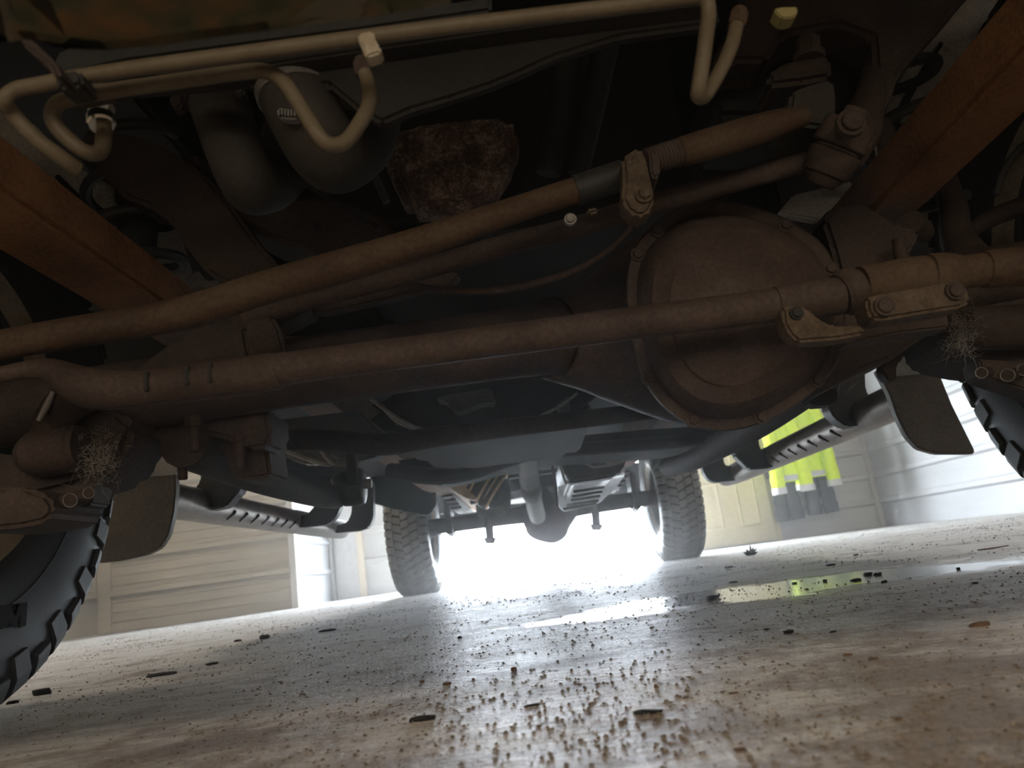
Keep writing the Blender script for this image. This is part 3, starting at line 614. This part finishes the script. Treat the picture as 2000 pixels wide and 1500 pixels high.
# ---- knuckles and brakes, left and right
kn = plate('steering_knuckle', [(70, 830), (86, 800), (130, 770), (170, 790), (230, 800), (262, 830), (240, 890), (205, 935), (130, 958), (60, 975), (-40, 985), (-40, 880), (40, 890)], .90, .10, RUSTD, bev=.012)
tube('lower_ball_joint', [(70, 887, .89, 40), (76, 886, .88, 47), (112, 880, .88, 48), (148, 874, .88, 47), (152, 873, .88, 42), (160, 872, .88, 40)], RUST, kn, seg=28, sub=1)
tube('stabilizer_arm', [(160, 770, .86, 40), (120, 800, .87, 38), (95, 850, .88, 34)], RUSTD, kn)
tube('wheel_speed_wire', [(104, 765, .84, 5), (92, 790, .84, 7), (75, 822, .84, 5)], STEEL, kn)
plate('brake_caliper', [(-60, 958), (0, 950), (50, 952), (90, 966), (104, 985), (102, 1005), (85, 1020), (40, 1030), (-60, 1040)], .80, .10, RUST, bev=.012)
tube('caliper_fin', [(-60, 1030, .82, 10), (20, 1024, .82, 10), (72, 1016, .82, 9)], RUST)
def pin(x0, y0, x1, y1, Y, r, n='caliper_pin'):
    b = bmesh.new(); s = S(x0, y0, Y); a = P(x0, y0, Y); c = P(x1, y1, Y-.02)
    cyl(b, a, c, r*s, r*s, 20, .001); d = (c-a).normalized()
    o = part(n, b, RUSTD); u_ = d.orthogonal().normalized(); w_ = d.cross(u_); bb = bmesh.new(); sweep(bb, [c+(u_*math.cos(2*PI*k/24)+w_*math.sin(2*PI*k/24))*r*s*.93 for k in range(25)], [r*s*.09]*25, 6); part('pin_rim', bb, STEEL, None, o)  # pale steel ring paints the lit edge around the dark pin end
pin(112, 985, 137, 977, .84, 14); pin(152, 970, 173, 963, .84, 11)
plate('pin_boss', [(100, 960), (150, 945), (185, 948), (178, 985), (150, 995), (125, 1010), (104, 1000)], .86, .04, RUSTD)
kr = plate('steering_knuckle', [(1850, 620), (1900, 600), (1950, 590), (2060, 570), (2060, 730), (2000, 704), (1940, 698), (1880, 685), (1862, 672), (1850, 655)], .90, .12, RUSTD, bev=.014)
tube('lower_ball_joint', [(1880, 640, .88, 34), (1890, 640, .87, 42), (1960, 640, .87, 44), (2060, 635, .88, 46)], RUSTD, kr, seg=28, sub=1)
pin(1930, 728, 1917, 728, .86, 11); pin(1985, 732, 1968, 733, .86, 13); pin(2010, 720, 2000, 722, .86, 12)
plate('pin_boss', [(1912, 700), (1990, 705), (2050, 715), (2050, 780), (1990, 757), (1950, 745), (1920, 735)], .89, .04, RUSTD)

# cobwebs caught between axle and knuckle
def cobweb(cx, cy, w, h, Y, n):
    b = bmesh.new()
    for i in range(n):
        x, y = cx+random.gauss(0, w), cy+random.gauss(0, h); a = random.uniform(-PI, PI); L = random.uniform(10, 34)
        pts = [(x, y, Y, .2), (x+L*.4*math.cos(a)+random.uniform(-8, 8), y-L*.4*math.sin(a)+random.uniform(-8, 8), Y-.006, .28), (x+L*math.cos(a)+random.uniform(-6, 6), y-L*math.sin(a)+random.uniform(-6, 6), Y+.004, .2)]
        tube_bm(pts, 3, 2, b)
    return b
o = part('cobweb', cobweb(188, 895, 22, 24, .875, 260), WEB, 'grey cobweb strands'); o['kind'] = 'stuff'
o = part('cobweb', cobweb(1880, 655, 14, 20, .835, 240), WEB, 'grey cobweb strands'); o['kind'] = 'stuff'
o = part('cobweb', cobweb(1600, 740, 40, 10, .93, 24), WEB, 'grey cobweb strands'); o['kind'] = 'stuff'

# ---- left axle pad, studs
plate('axle_pad', [(205, 842), (235, 815), (330, 790), (430, 785), (520, 795), (530, 850), (522, 875), (480, 878), (470, 862), (400, 848), (372, 880), (352, 888), (325, 872), (290, 862), (258, 856), (236, 862)], .97, .06, RUSTD, bev=.006)
plate('pad_tab', [(237, 840), (258, 840), (257, 898), (250, 904), (238, 902)], .93, .02, RUSTD)
plate('arm_bracket', [(420, 835), (528, 800), (530, 850), (520, 862), (530, 930), (510, 934), (470, 938), (450, 932), (446, 905), (432, 880), (400, 852)], 1.0, .08, RUSTD, bev=.005)
def stud(x, y0, y1, Y, r, nut=None):
    b = bmesh.new(); s = S(x, y0, Y); cyl(b, P(x, y0, Y), P(x+(y1-y0)*.03, y1, Y), r*s, r*s*.9, 14, .0012)
    o = part('u_bolt_stud', b, RUSTD)
    if nut: bb = bmesh.new(); cyl(bb, P(x, nut-10, Y), P(x, nut+12, Y), r*1.6*s, None, 6, .001); part('stud_nut', bb, RUSTD, None, o)
stud(379, 810, 882, .94, 11, 822); stud(355, 860, 937, .98, 10, None); stud(467, 840, 916, .98, 11, 852)
part('axle_nuts', cyl(bmesh.new(), P(345, 885, .98), P(370, 884, .98), .008, .008, 8), RUSTD)

# ---- sway bar and radius arms
tube('sway_bar', [(500, 858, 1.30, 20), (560, 858, 1.32, 21), (640, 860, 1.34, 21), (700, 866, 1.35, 22), (760, 868, 1.36, 22), (830, 857, 1.36, 21), (960, 840, 1.36, 19), (1100, 823, 1.36, 18), (1260, 804, 1.36, 17), (1420, 780, 1.36, 17)], RUST, seg=20, label='thick brown bar bowed under the gearbox')
part('radius_arm', wtube_bm([(-.43, .97, .315, .032), (-.425, 1.25, .30, .028), (-.415, 1.55, .295, .025), (-.41, 1.66, .30, .026)], 16, 5), RUSTD)
part('radius_arm', wtube_bm([(.44, .97, .32, .032), (.435, 1.4, .30, .028), (.42, 1.9, .30, .026), (.41, 2.2, .32, .026)], 16, 5), RUSTD)
ab = tube('arm_bushing', [(660, 958, 1.66, 24), (668, 955, 1.66, 34), (704, 950, 1.66, 36), (712, 949, 1.66, 28)], BLK, seg=20)
tube('bushing_bolt', [(712, 945, 1.65, 10), (726, 944, 1.65, 9)], STEEL, ab)
tube('end_link', [(683, 872, 1.6, 12), (688, 915, 1.6, 11), (690, 950, 1.6, 10)], RUSTD)
plate('arm_mount', [(530, 820), (700, 800), (760, 860), (740, 890), (700, 900), (670, 895), (600, 870), (535, 870)], 1.75, .08, GREYP, bev=.01)
plate('exhaust_shield', [(540, 880), (620, 868), (700, 884), (720, 890), (690, 905), (640, 900), (600, 908), (560, 895)], 1.9, .05, STEEL, bev=.008)
for pts in ([(545, 872, 1.8, 7), (580, 885, 1.8, 8), (640, 905, 1.8, 7), (680, 895, 1.8, 7)], [(630, 880, 1.78, 6), (650, 902, 1.78, 6), (690, 905, 1.78, 6), (720, 888, 1.78, 6)]):
    tube('fuel_line', pts, STEEL, seg=8)
bt = tube('arm_bushing', [(1385, 870, 2.15, 10), (1392, 868, 2.15, 20), (1425, 862, 2.15, 22), (1434, 860, 2.15, 12)], BLK, seg=18)
tube('loose_wire', [(1440, 862, 2.0, 2), (1450, 870, 2.0, 2.4), (1462, 866, 2.0, 2.4), (1474, 845, 2.0, 2)], STEEL, seg=6)

# ---- gearbox, crossmembers
plate('transmission', [(700, 800), (740, 770), (880, 740), (1060, 715), (1160, 740), (1180, 790), (1130, 830), (1000, 840), (860, 860), (760, 850)], 1.70, .60, SHADE, bev=.03)
plate('gearbox_pan', [(848, 778), (875, 770), (960, 756), (968, 784), (935, 786), (905, 800), (885, 804), (872, 782)], 1.64, .10, GREYP, bev=.005)
plate('gearbox_bracket', [(1085, 790), (1110, 772), (1116, 806), (1100, 808)], 1.64, .05, GREYP)
tube('cooler_line', [(724, 778, 1.6, 4), (760, 805, 1.6, 4), (800, 830, 1.6, 4), (842, 845, 1.6, 4)], STEEL, seg=8)
tube('cooler_line', [(745, 792, 1.62, 4), (775, 822, 1.62, 4), (815, 840, 1.62, 4)], STEEL, seg=8)
tube('cooler_line', [(1056, 812, 1.6, 3), (1090, 795, 1.6, 3), (1128, 768, 1.6, 3)], STEEL, seg=8)
cmx = part('transmission_crossmember', tube_bm([(760, 920, 2.45, 16), (850, 930, 2.40, 17), (920, 920, 2.40, 17), (985, 898, 2.40, 16), (1060, 882, 2.40, 14), (1200, 872, 2.40, 13), (1330, 862, 2.40, 12), (1400, 848, 2.45, 12)], 8, 5, flat=1.0), SHADE, 'dark curved crossmember')
plate('crossmember_web', [(770, 900), (860, 885), (1000, 862), (1260, 838), (1400, 830), (1405, 850), (1330, 858), (1200, 868), (1060, 876), (985, 892), (915, 912), (850, 925), (790, 915)], 2.5, .5, SHADE, bev=.01)
plate('crossmember_boss', [(856, 878), (900, 872), (906, 888), (880, 893), (862, 895)], 2.43, .05, GREYP, cmx)
plate('shield_tab', [(984, 862), (1010, 857), (1020, 850), (1060, 846), (1090, 842), (1085, 852), (1040, 860), (1000, 868)], 2.0, .02, STEEL)

# ---- driveshaft, muffler, fuel tank
ds = part('driveshaft', tube_bm([(1027, 880, 2.5, 19), (1032, 915, 3.1, 19), (1034, 938, 3.4, 20), (1035, 944, 3.45, 15), (1037, 952, 3.5, 21), (1039, 964, 3.6, 20), (1040, 968, 3.65, 17), (1045, 990, 4.2, 17), (1050, 1008, 4.85, 16)], 20, 3), SHAFT)
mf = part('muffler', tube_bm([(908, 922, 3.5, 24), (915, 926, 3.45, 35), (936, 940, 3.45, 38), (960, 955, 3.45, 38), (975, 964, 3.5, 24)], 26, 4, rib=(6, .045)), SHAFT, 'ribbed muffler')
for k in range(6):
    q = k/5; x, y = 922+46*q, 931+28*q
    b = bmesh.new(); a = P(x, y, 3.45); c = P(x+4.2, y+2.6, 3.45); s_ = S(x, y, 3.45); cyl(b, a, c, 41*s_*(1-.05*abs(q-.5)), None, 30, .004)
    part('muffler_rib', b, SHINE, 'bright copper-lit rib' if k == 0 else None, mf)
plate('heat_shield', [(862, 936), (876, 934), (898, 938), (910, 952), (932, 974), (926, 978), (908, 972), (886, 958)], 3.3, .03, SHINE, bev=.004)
tube('exhaust_pipe', [(986, 930, 4.2, 10), (988, 965, 4.3, 10), (986, 990, 4.35, 10), (972, 1002, 4.4, 10), (948, 1004, 4.4, 9), (935, 1000, 4.4, 8)], SHAFT)
ft = plate('fuel_tank', [(1092, 892), (1143, 903), (1162, 912), (1209, 903), (1226, 888), (1224, 905), (1206, 926), (1190, 933), (1118, 944), (1104, 930)], 3.1, .9, TANK, bev=.012)
plate('tank_bottom', [(1090, 948), (1104, 940), (1118, 944), (1192, 933), (1208, 926), (1222, 910), (1220, 930), (1204, 952), (1176, 978), (1162, 986), (1102, 998), (1092, 988)], [3.7, 3.1, 3.1, 3.1, 3.1, 3.1, 3.3, 3.6, 3.95, 4.05, 4.1, 4.0], .06, TANK, ft, bev=.006)
for pts in ([(1120, 961, 3.36, 3), (1180, 951, 3.36, 3)], [(1117, 970, 3.52, 3), (1176, 960, 3.52, 3)], [(1115, 978, 3.66, 3), (1172, 969, 3.66, 3)], [(1106, 988, 3.82, 3), (1170, 978, 3.82, 3)], [(1100, 995, 3.95, 3), (1165, 985, 3.95, 3)]):
    tube('tank_rib', pts, STEEL, ft, seg=8, sub=1)
tube('tank_strap', [(1060, 894, 3.0, 2.5), (1100, 898, 3.0, 2.5), (1143, 905, 3.0, 2.5), (1162, 912, 3.0, 2.5), (1209, 904, 3.0, 2.5), (1236, 886, 3.0, 2.5)], STEEL, ft, seg=8)
tube('tank_edge', [(1093, 905, 3.05, 2.5), (1100, 930, 3.05, 2.5), (1106, 946, 3.05, 2.5)], STEEL, ft, seg=8)
tube('tank_edge', [(1078, 905, 3.4, 3), (1084, 940, 3.4, 3), (1088, 990, 3.5, 3)], TANK, ft, seg=8)
# ---- rear axle and suspension
RX, RY = .085, 5.2
ra = part('rear_axle', wtube_bm([(RX-.74, RY, .42, .052), (RX-.2, RY, .42, .055), (RX-.12, RY, .42, .075), (RX-.06, RY, .405, .15), (RX+.02, RY, .40, .185), (RX+.08, RY, .40, .18), (RX+.15, RY, .415, .11), (RX+.21, RY, .42, .06), (RX+.74, RY, .42, .052)], 24, 4), RUSTD, 'rear axle with round pumpkin')
for x in (-.46, .58):
    b = bmesh.new()
    for k in range(4):
        L = .75-.16*k; box(b, (x-.035, RY-L, .50-.012*k+.012*3), (x+.035, RY+L, .51-.012*k+.012*3), .002)
    part('leaf_spring', b, RUSTD)
for px, py0, py1 in ((957, 1000, 1062), (1165, 985, 1036)):
    b = bmesh.new(); cyl(b, P(px-3, py0, 5.05), P(px, py1-10, 5.05), .03, .026, 16); cyl(b, P(px, py1-12, 5.05), P(px, py1, 5.05), .045, .03, 10, .004); part('shock_absorber', b, RUSTD)
shell('rear_crossmember', [((-.5, 5.75, .58), (.62, 5.83, .72))], SHADE)
shell('rear_crossmember', [((-.5, 4.5, .60), (.62, 4.6, .74))], SHADE)
shell('brake_backing', [((RX-.64, RY-.13, .34), (RX-.60, RY+.13, .60))], RUSTD, bev=.015)
shell('brake_backing', [((RX+.60, RY-.13, .34), (RX+.64, RY+.13, .60))], RUSTD, bev=.015)

# ---- flaps, liners and running boards
lf = plate('mud_flap', [(232, 920), (342, 918), (343, 960), (338, 1005), (328, 1045), (312, 1070), (285, 1084), (232, 1096), (190, 1100), (190, 930)], 1.62, .022, FLAP, label='dusty black mud flap behind the front wheel', bev=.003)
plate('flap_liner', [(240, 850), (300, 855), (345, 880), (345, 925), (200, 935), (200, 850)], 1.60, .02, LINER, lf, bev=.003)
rf = plate('mud_flap', [(1712, 722), (1740, 722), (1830, 716), (1860, 790), (1905, 880), (1905, 886), (1830, 886), (1795, 876), (1772, 852), (1752, 812), (1738, 770)], 1.62, .022, FLAP, label='dusty brown mud flap behind the front wheel', bev=.003)
plate('flap_liner', [(1738, 680), (1800, 650), (1850, 650), (1850, 724), (1748, 732)], 1.60, .02, LINER, rf, bev=.003)
plate('cab_corner', [(722, 880), (770, 895), (850, 940), (852, 985), (838, 1006), (800, 1000), (722, 982)], 4.1, .05, SHADE, bev=.006)
plate('cab_corner', [(1338, 862), (1374, 845), (1374, 900), (1330, 924), (1336, 895)], 4.1, .05, SHADE, bev=.006)
def board(x, label):
    return part('running_board', wtube_bm([(x, 1.9, .39, .04), (x, 2.05, .388, .047), (x, 2.8, .386, .047), (x, 3.72, .386, .047), (x, 3.85, .39, .038)], 22, 4), BOARD, label)
bl = board(-.93, 'round steel step bar'); br = board(.985, 'round steel step bar')
def sbrk(poly, Y, par): plate('step_bracket', poly, Y, .06, BLK, par, bev=.006)
sbrk([(360, 885), (392, 880), (475, 880), (476, 940), (468, 958), (440, 990), (400, 998), (345, 1002), (345, 975), (378, 955), (390, 940), (391, 905), (360, 906)], 2.15, bl)
sbrk([(612, 930), (664, 930), (664, 990), (655, 1010), (640, 1024), (590, 1030), (548, 1028), (548, 1018), (600, 1004), (614, 988)], 3.0, bl)
sbrk([(688, 930), (728, 940), (729, 1010), (720, 1030), (700, 1037), (650, 1041), (634, 1034), (678, 1020), (686, 1002)], 3.55, bl)
sbrk([(1634, 715), (1690, 705), (1692, 760), (1702, 778), (1740, 788), (1748, 815), (1700, 828), (1655, 833), (1630, 816), (1616, 792)], 2.15, br)
sbrk([(1437, 840), (1478, 815), (1484, 874), (1493, 882), (1535, 864), (1560, 885), (1505, 914), (1463, 917), (1435, 888)], 3.0, br)
sbrk([(1372, 850), (1408, 845), (1415, 906), (1420, 910), (1446, 909), (1483, 926), (1469, 934), (1397, 942), (1382, 935), (1373, 918)], 3.55, br)
for par, x in ((bl, -.93), (br, .985)):
    for k in range(7):
        y = 2.30+.10*k; b = bmesh.new(); sx = 1 if x < 0 else -1
        for a0 in (0,): sweep(b, [Vector((x+sx*.030, y, .353)), Vector((x+sx*.046, y+.03, .374))], [.006, .006], 8)
        part('step_tread', b, SHADE, None, par)

# ------------------------------------------------------------------ wheels
PROF = [(-.105, .232), (-.118, .236), (-.124, .25), (-.131, .29), (-.1345, .33), (-.1305, .365), (-.125, .388), (-.112, .401), (-.06, .405), (0, .406)]
PROF = PROF + [(-x, r) for x, r in PROF[-2::-1]]
NB = 50
def block_bm(row, var=0):
    b = bmesh.new(); L = 2*PI/NB*.38
    def at(x, r, a): return (x, r*math.sin(a), -r*math.cos(a))
    if abs(row) == 2:
        s = 1 if row > 0 else -1
        pr = [(.078, .399), (.078, .4195), (.104, .4185), (.121, .407), (.1325, .388), (.1352, .356 if var else .378), (.1295, .356 if var else .374), (.116, .392)]
        A = [b.verts.new(at(s*x, r, -L*(1 if x < .1 else .82)-.012)) for x, r in pr]; B = [b.verts.new(at(s*x, r, L*(1 if x < .1 else .82)+.012*(x < .1))) for x, r in pr]
    else:
        x0, x1 = (-.025+.05*row, .025+.05*row)
        sk = .018*(1 if row >= 0 else -1)
        top = [(x0+.003, -L+sk), (row*.05, -L*1.1), (x1-.003, -L-sk), (x1, 0), (x1-.003, L-sk), (row*.05, L*1.1), (x0+.003, L+sk), (x0, 0)]
        A = [b.verts.new(at(x, .400, a)) for x, a in top]; B = [b.verts.new(at(x*1, .4195, a*.94)) for x, a in top]
    n = len(A); b.faces.new(A[::-1]); b.faces.new(B)
    for i in range(n): b.faces.new((A[i], A[(i+1) % n], B[(i+1) % n], B[i]))
    bmesh.ops.recalc_face_normals(b, faces=b.faces[:])
    bmesh.ops.bevel(b, geom=b.edges[:], offset=.0012, segments=1, affect='EDGES')
    return b
BLK_ME = {}
for row in (-2, -1, 0, 1, 2):
    for nm, mt in (('f', RUB), ('r', RUBG)):
        for var in (0, 1):
            b = block_bm(row, var); me = bpy.data.meshes.new('tread_block'); b.to_mesh(me); b.free(); me.materials.append(mt); BLK_ME[row, nm, var] = me
def wheel(cx, cy, side, kind, name, label):
    """side: +1 inner face towards +x"""
    cz = .412; mt = RUB if kind == 'f' else RUBG
    b = bmesh.new(); seg = 88; R = []
    for k in range(seg):
        a = 2*PI*k/seg; R.append([b.verts.new((x, r*math.sin(a), -r*math.cos(a))) for x, r in PROF])
    for k in range(seg):
        A, B = R[k], R[(k+1) % seg]
        for i in range(len(PROF)-1): b.faces.new((A[i], A[i+1], B[i+1], B[i]))
    me = bpy.data.meshes.new(name); bmesh.ops.recalc_face_normals(b, faces=b.faces[:])
    for f in b.faces: f.smooth = True
    b.to_mesh(me); b.free(); me.materials.append(RUB)
    t = bpy.data.objects.new(name, me); COL.objects.link(t); t['label'] = label
    t.parent = T; t.matrix_parent_inverse = Matrix.Translation(-T.location); t.location = (cx, cy, cz)
    def sub(nm, bm, mat, lab=None):
        o = obj(nm, bm, mat, None, lab); o.parent = t; return o
    rest = bmesh.new()
    for row in (-2, -1, 0, 1, 2):
        for k in range(NB):
            a = 2*PI*(k + (.5 if row % 2 else 0))/NB
            if a > PI: a -= 2*PI
            if kind == 'r': vis = -2.45 < a < .12
            else: vis = (-.35 < a < 1.75) and (row*side >= 0)
            if vis:
                o = bpy.data.objects.new('tread_block', BLK_ME[row, kind, k % 2]); COL.objects.link(o); o.parent = t; o.rotation_euler = (a, 0, 0)
            else:
                n0 = len(rest.verts); rest.from_mesh(BLK_ME[row, kind, k % 2]); rest.verts.ensure_lookup_table()
                bmesh.ops.rotate(rest, verts=rest.verts[n0:], cent=(0, 0, 0), matrix=Matrix.Rotation(a, 3, 'X'))
    o = sub('tread_pattern', rest, mt); o['kind'] = 'stuff'
    def ring(pr, n=64):
        b = bmesh.new(); R = []
        for k in range(n):
            a = 2*PI*k/n; R.append([b.verts.new((x, r*math.sin(a), -r*math.cos(a))) for x, r in pr])
        for k in range(n):
            for i in range(len(pr)-1): b.faces.new((R[k][i], R[k][i+1], R[(k+1) % n][i+1], R[(k+1) % n][i]))
        return b
    b = ring([(-.10, .222), (-.09, .205), (-.02, .195), (.05, .195), (.09, .205), (.10, .222)])
    sweep(b, [Vector((-side*.03, 0, 0)), Vector((-side*.05, 0, 0))], [.196, .196], 40)
    sub('rim_barrel', b, BLK)  # black colour stands in for the shade inside the rim
    b = ring([(.095*side, .216), (.100*side, .222), (.106*side, .236), (.114*side, .238), (.117*side, .234), (.110*side, .228), (.104*side, .218), (.095*side, .213)])
    sub('rim', b, RIM, 'pale rust-streaked wheel rim')
    b = bmesh.new(); cyl(b, (side*.02, 0, 0), (side*.035, 0, 0), .17, None, 40, .002); cyl(b, (side*.035, 0, 0), (side*.15, 0, 0), .07, .055, 24, .004)
    sub('brake_rotor', b, RUSTD)
    # moulded ring on the sidewall
    b = bmesh.new(); n = 80
    for k in range(n):
        pass
    sweep(b, [Vector((side*.1312,   .29*math.sin(2*PI*k/n), -.29*math.cos(2*PI*k/n))) for k in range(n+1)], [.001]*(n+1), 6)
    sub('sidewall_ring', b, mt)
    return t
TLF = wheel(-.71-.135, .95, 1, 'f', 'front_tyre', 'black mud-terrain tyre, nearest on the left')
wheel(.77+.135, .95, -1, 'f', 'front_tyre', 'black mud-terrain tyre, nearest on the right')
wheel(RX-.735-.135+.01, RY, 1, 'r', 'rear_tyre', 'dusty rear tyre on the left')
wheel(RX+.735+.135-.01, RY, -1, 'r', 'rear_tyre', 'dusty rear tyre on the right')
# raised letter on the near left sidewall
b = bmesh.new()
Mp = [(-6, 1226), (2, 1182), (18, 1180), (30, 1204), (38, 1180), (54, 1176), (51, 1222), (40, 1226), (40, 1200), (30, 1224), (24, 1224), (16, 1202), (6, 1228)]
xw = -.71+.0008
def onside(px, py, x=xw):
    r = ray(px, py); return CAM + r*(x/r.x)
A = [b.verts.new(onside(x, y)) for x, y in Mp]; B = [b.verts.new(v.co + Vector((-.004, 0, 0))) for v in A]
b.faces.new(A); b.faces.new(B[::-1]); n = len(A)
for i in range(n): b.faces.new((A[i], B[i], B[(i+1) % n], A[(i+1) % n]))
bmesh.ops.triangulate(b, faces=[f for f in b.faces if len(f.verts) > 4])
me_o = obj('sidewall_letter', b, CHIP, None, smooth=False); me_o.parent = TLF; me_o.matrix_parent_inverse = Matrix.Translation(-Vector((-.845, .95, .412)))

# ------------------------------------------------------------------ litter on the floor
def chip(px, py, wpx, hpx, name, label, cat, mat, group, ang=None, ln=None):
    p = G(px, py); s = S(px, py, p.y); w = wpx*s/2*.85; h = hpx*s/2*.62
    b = bmesh.new(); ret = bmesh.ops.create_icosphere(b, subdivisions=2, radius=1)
    seed = random.uniform(0, 50); d = (ln or .7)*w
    for v in ret['verts']:
        k = 1 + .8*mnoise.noise(v.co*1.9 + Vector((seed, 0, 0)))
        k *= random.uniform(.86, 1.14); q = Vector((max(-.9, min(.85, v.co.x*k))*1.15, max(-.85, min(.9, v.co.y*k))*1.15, max(-.5, min(.7, v.co.z*k))*1.6))
        v.co = Vector((q.x*w, q.y*d, q.z*h))
    zmin = min(v.co.z for v in b.verts)
    a = ang if ang is not None else random.uniform(-.3, .3)
    o = obj(name, b, mat, None, smooth=True, angle=30); o.location = (p.x, p.y, -zmin-.0003); o.rotation_euler = (0, 0, a)
    return tag(o, label, cat, group)
RC = 'rubber crumbs scattered on the floor'
big = [
 (82, 1357, 42, 20, 'largest black rubber chunk beside the near left tyre', 'rubber_chunk'),
 (26, 1374, 24, 10, 'small flat rubber chunk at the left edge of the floor', 'rubber_chunk'),
 (318, 1319, 72, 9, 'long ragged rubber shred lying to the right of the left tyre', 'rubber_shred'),
 (414, 1298, 28, 7, 'short thin rubber shred farther in than the ragged one', 'rubber_shred'),
 (465, 1253, 16, 7, 'single square crumb left of the paired crumbs below the left wall', 'rubber_chunk'),
 (517, 1248, 22, 14, 'paired black crumbs lying below the beige left wall', 'rubber_chunk'),
 (640, 1233, 42, 7, 'slim dark shred left of the far left rear tyre', 'rubber_shred'),
 (826, 1407, 62, 16, 'black jagged flake at the bottom centre of the floor', 'rubber_flake'),
 (1267, 1392, 66, 10, 'straight dark stick at the bottom right of centre', 'stick'),
 (1393, 1169, 28, 10, 'black oblong piece at the left end of the wet patch', 'rubber_chunk'),
 (1540, 1237, 24, 12, 'greyish oblong lump on dry floor nearer than the wet patch', 'rubber_chunk'),
 (1627, 1235, 16, 6, 'small dark lump right of the greyish oblong lump', 'rubber_chunk'),
 (1498, 1230, 16, 5, 'flat sliver left of the greyish oblong lump', 'rubber_sliver'),
 (1672, 1134, 22, 8, 'black oblong piece in the wet patch under the yellow reflection', 'rubber_chunk'),
 (1696, 1123, 20, 9, 'black block in the wet patch, left one of a touching pair', 'rubber_chunk'),
 (1714, 1123, 18, 8, 'black block in the wet patch, right one of a touching pair', 'rubber_chunk'),
 (1728, 1138, 13, 9, 'round black bit nearer than the touching pair', 'rubber_chunk'),
 (1612, 1136, 9, 8, 'tiny black bit in the middle of the yellow reflection', 'rubber_chunk'),
 (1552, 1140, 11, 6, 'tiny black bit at the left end of the yellow reflection', 'rubber_chunk'),
 (1622, 1105, 22, 6, 'thin black strip beyond the wet patch', 'rubber_sliver'),
 (1424, 1109, 20, 5, 'thin black strip right of the right rear tyre', 'rubber_sliver'),
 (1434, 1138, 22, 5, 'thin flake at the far edge of the pale reflection', 'rubber_sliver'),
 (1906, 1140, 13, 6, 'small black bit right of the wet patch', 'rubber_chunk'),
 (1872, 1112, 9, 7, 'small round bit beyond the right end of the wet patch', 'rubber_chunk'),
 (1672, 1085, 11, 5, 'small dark bit far back near the right wall', 'rubber_chunk'),
 (1914, 1223, 44, 14, 'brown dirt clod at the right edge of the floor', 'dirt_clod'),
 (1656, 1281, 22, 8, 'brown lump below the greyish oblong lump', 'dirt_clod'),
 (1706, 1288, 24, 8, 'brown lump right of the other brown lump', 'dirt_clod'),
 (898, 1247, 10, 8, 'dark knob of rubber on the floor right of the left rear tyre', 'rubber_chunk'),
 (1004, 1310, 14, 12, 'dark pebble in the centre of the floor', 'pebble'),
 (825, 1333, 12, 8, 'upper of two dark pebbles left of centre', 'pebble'),
 (873, 1337, 20, 9, 'lower flatter of two dark pebbles left of centre', 'pebble'),
 (1040, 1378, 40, 6, 'brown sliver lying below the central pebble', 'stick'),
 (1282, 1343, 10, 12, 'upright brown crumb above the straight stick', 'pebble'),
 (1444, 1466, 30, 9, 'blurred dark lump at the very bottom of the floor', 'pebble'),
 (1756, 1407, 18, 12, 'blurred grey pebble at the lower right', 'pebble'),
 (1434, 1355, 20, 8, 'brown crumb right of the upright one', 'pebble'),
]
for i, (x, y, w, h, lab, nm) in enumerate(big):
    mt = CHIPB if nm in ('dirt_clod', 'pebble') else CHIP
    chip(x, y, w, h, nm, lab, {'rubber_chunk': 'rubber piece', 'rubber_shred': 'rubber piece', 'rubber_flake': 'rubber piece', 'rubber_sliver': 'rubber piece'}.get(nm, nm.replace('_', ' ')), mt, None, ln=.5 if w > 30 else .8)
# leaf standing behind the wet patch
lt = bpy.data.objects.new('dry_leaf', None); g = G(1467, 1085); lt.location = g; COL.objects.link(lt)
tag(lt, 'curled dark dry leaf standing on the floor right of the rear tyre', 'leaf')
s = S(1467, 1085, g.y)
b = bmesh.new(); ico(b, g+Vector((-.002, 0, 5*s)), 9*s, 2, (1.2, .8, .55), .25); obj('leaf_blade', b, CHIP, lt)
for dx, dz in ((-14, 8), (-8, 13), (2, 20), (8, 15), (13, 12), (14, 5)):
    b = bmesh.new(); sweep(b, [g+Vector((0, 0, 5*s)), g+Vector((dx*.6*s, -.002, dz*.7*s)), g+Vector((dx*s, 0, dz*s))], [2.5*s, 2*s, .6*s], 6); obj('leaf_lobe', b, CHIP, lt)
b = bmesh.new(); wtube_bm([(*G(1910, 1076)[:2], .002, .0015), (*G(1935, 1074)[:2], .003, .0018), (*G(1970, 1067)[:2], .002, .001)], 6, 4, b)
tag(obj('twig', b, CHIPB), 'thin brown twig lying near the right edge beyond the wet patch', 'twig')
# uncountable grit
b = bmesh.new()
def grain(x, y, r):
    v = [b.verts.new((x+r*random.uniform(.7, 1.3)*math.cos(a), y+r*random.uniform(.7, 1.3)*math.sin(a), 0)) for a in (0, 1.6, 3.1, 4.7)]
    h = b.verts.new((x+random.uniform(-.3, .3)*r, y+random.uniform(-.3, .3)*r, r*random.uniform(.5, 1.1)))
    for i in range(4): b.faces.new((v[i], v[(i+1) % 4], h))
for i in range(70000):
    y = .30 + 5.8*random.random()**2.1; x = random.uniform(-.95, .95)*(y+.12)
    if abs(x) > 3.1: continue
    if mnoise.noise(Vector((x*2.3, y*2.3, 0))) + random.uniform(-.5, .35) < -.05: continue
    grain(x, y, (.0005+.0026*random.random()**4)*(.42+.40*min(y, 3)))
tag(obj('floor_grit', b, GRIT, smooth=False), 'fine dark grit and crumbs strewn over the concrete floor', 'grit', kind='stuff')
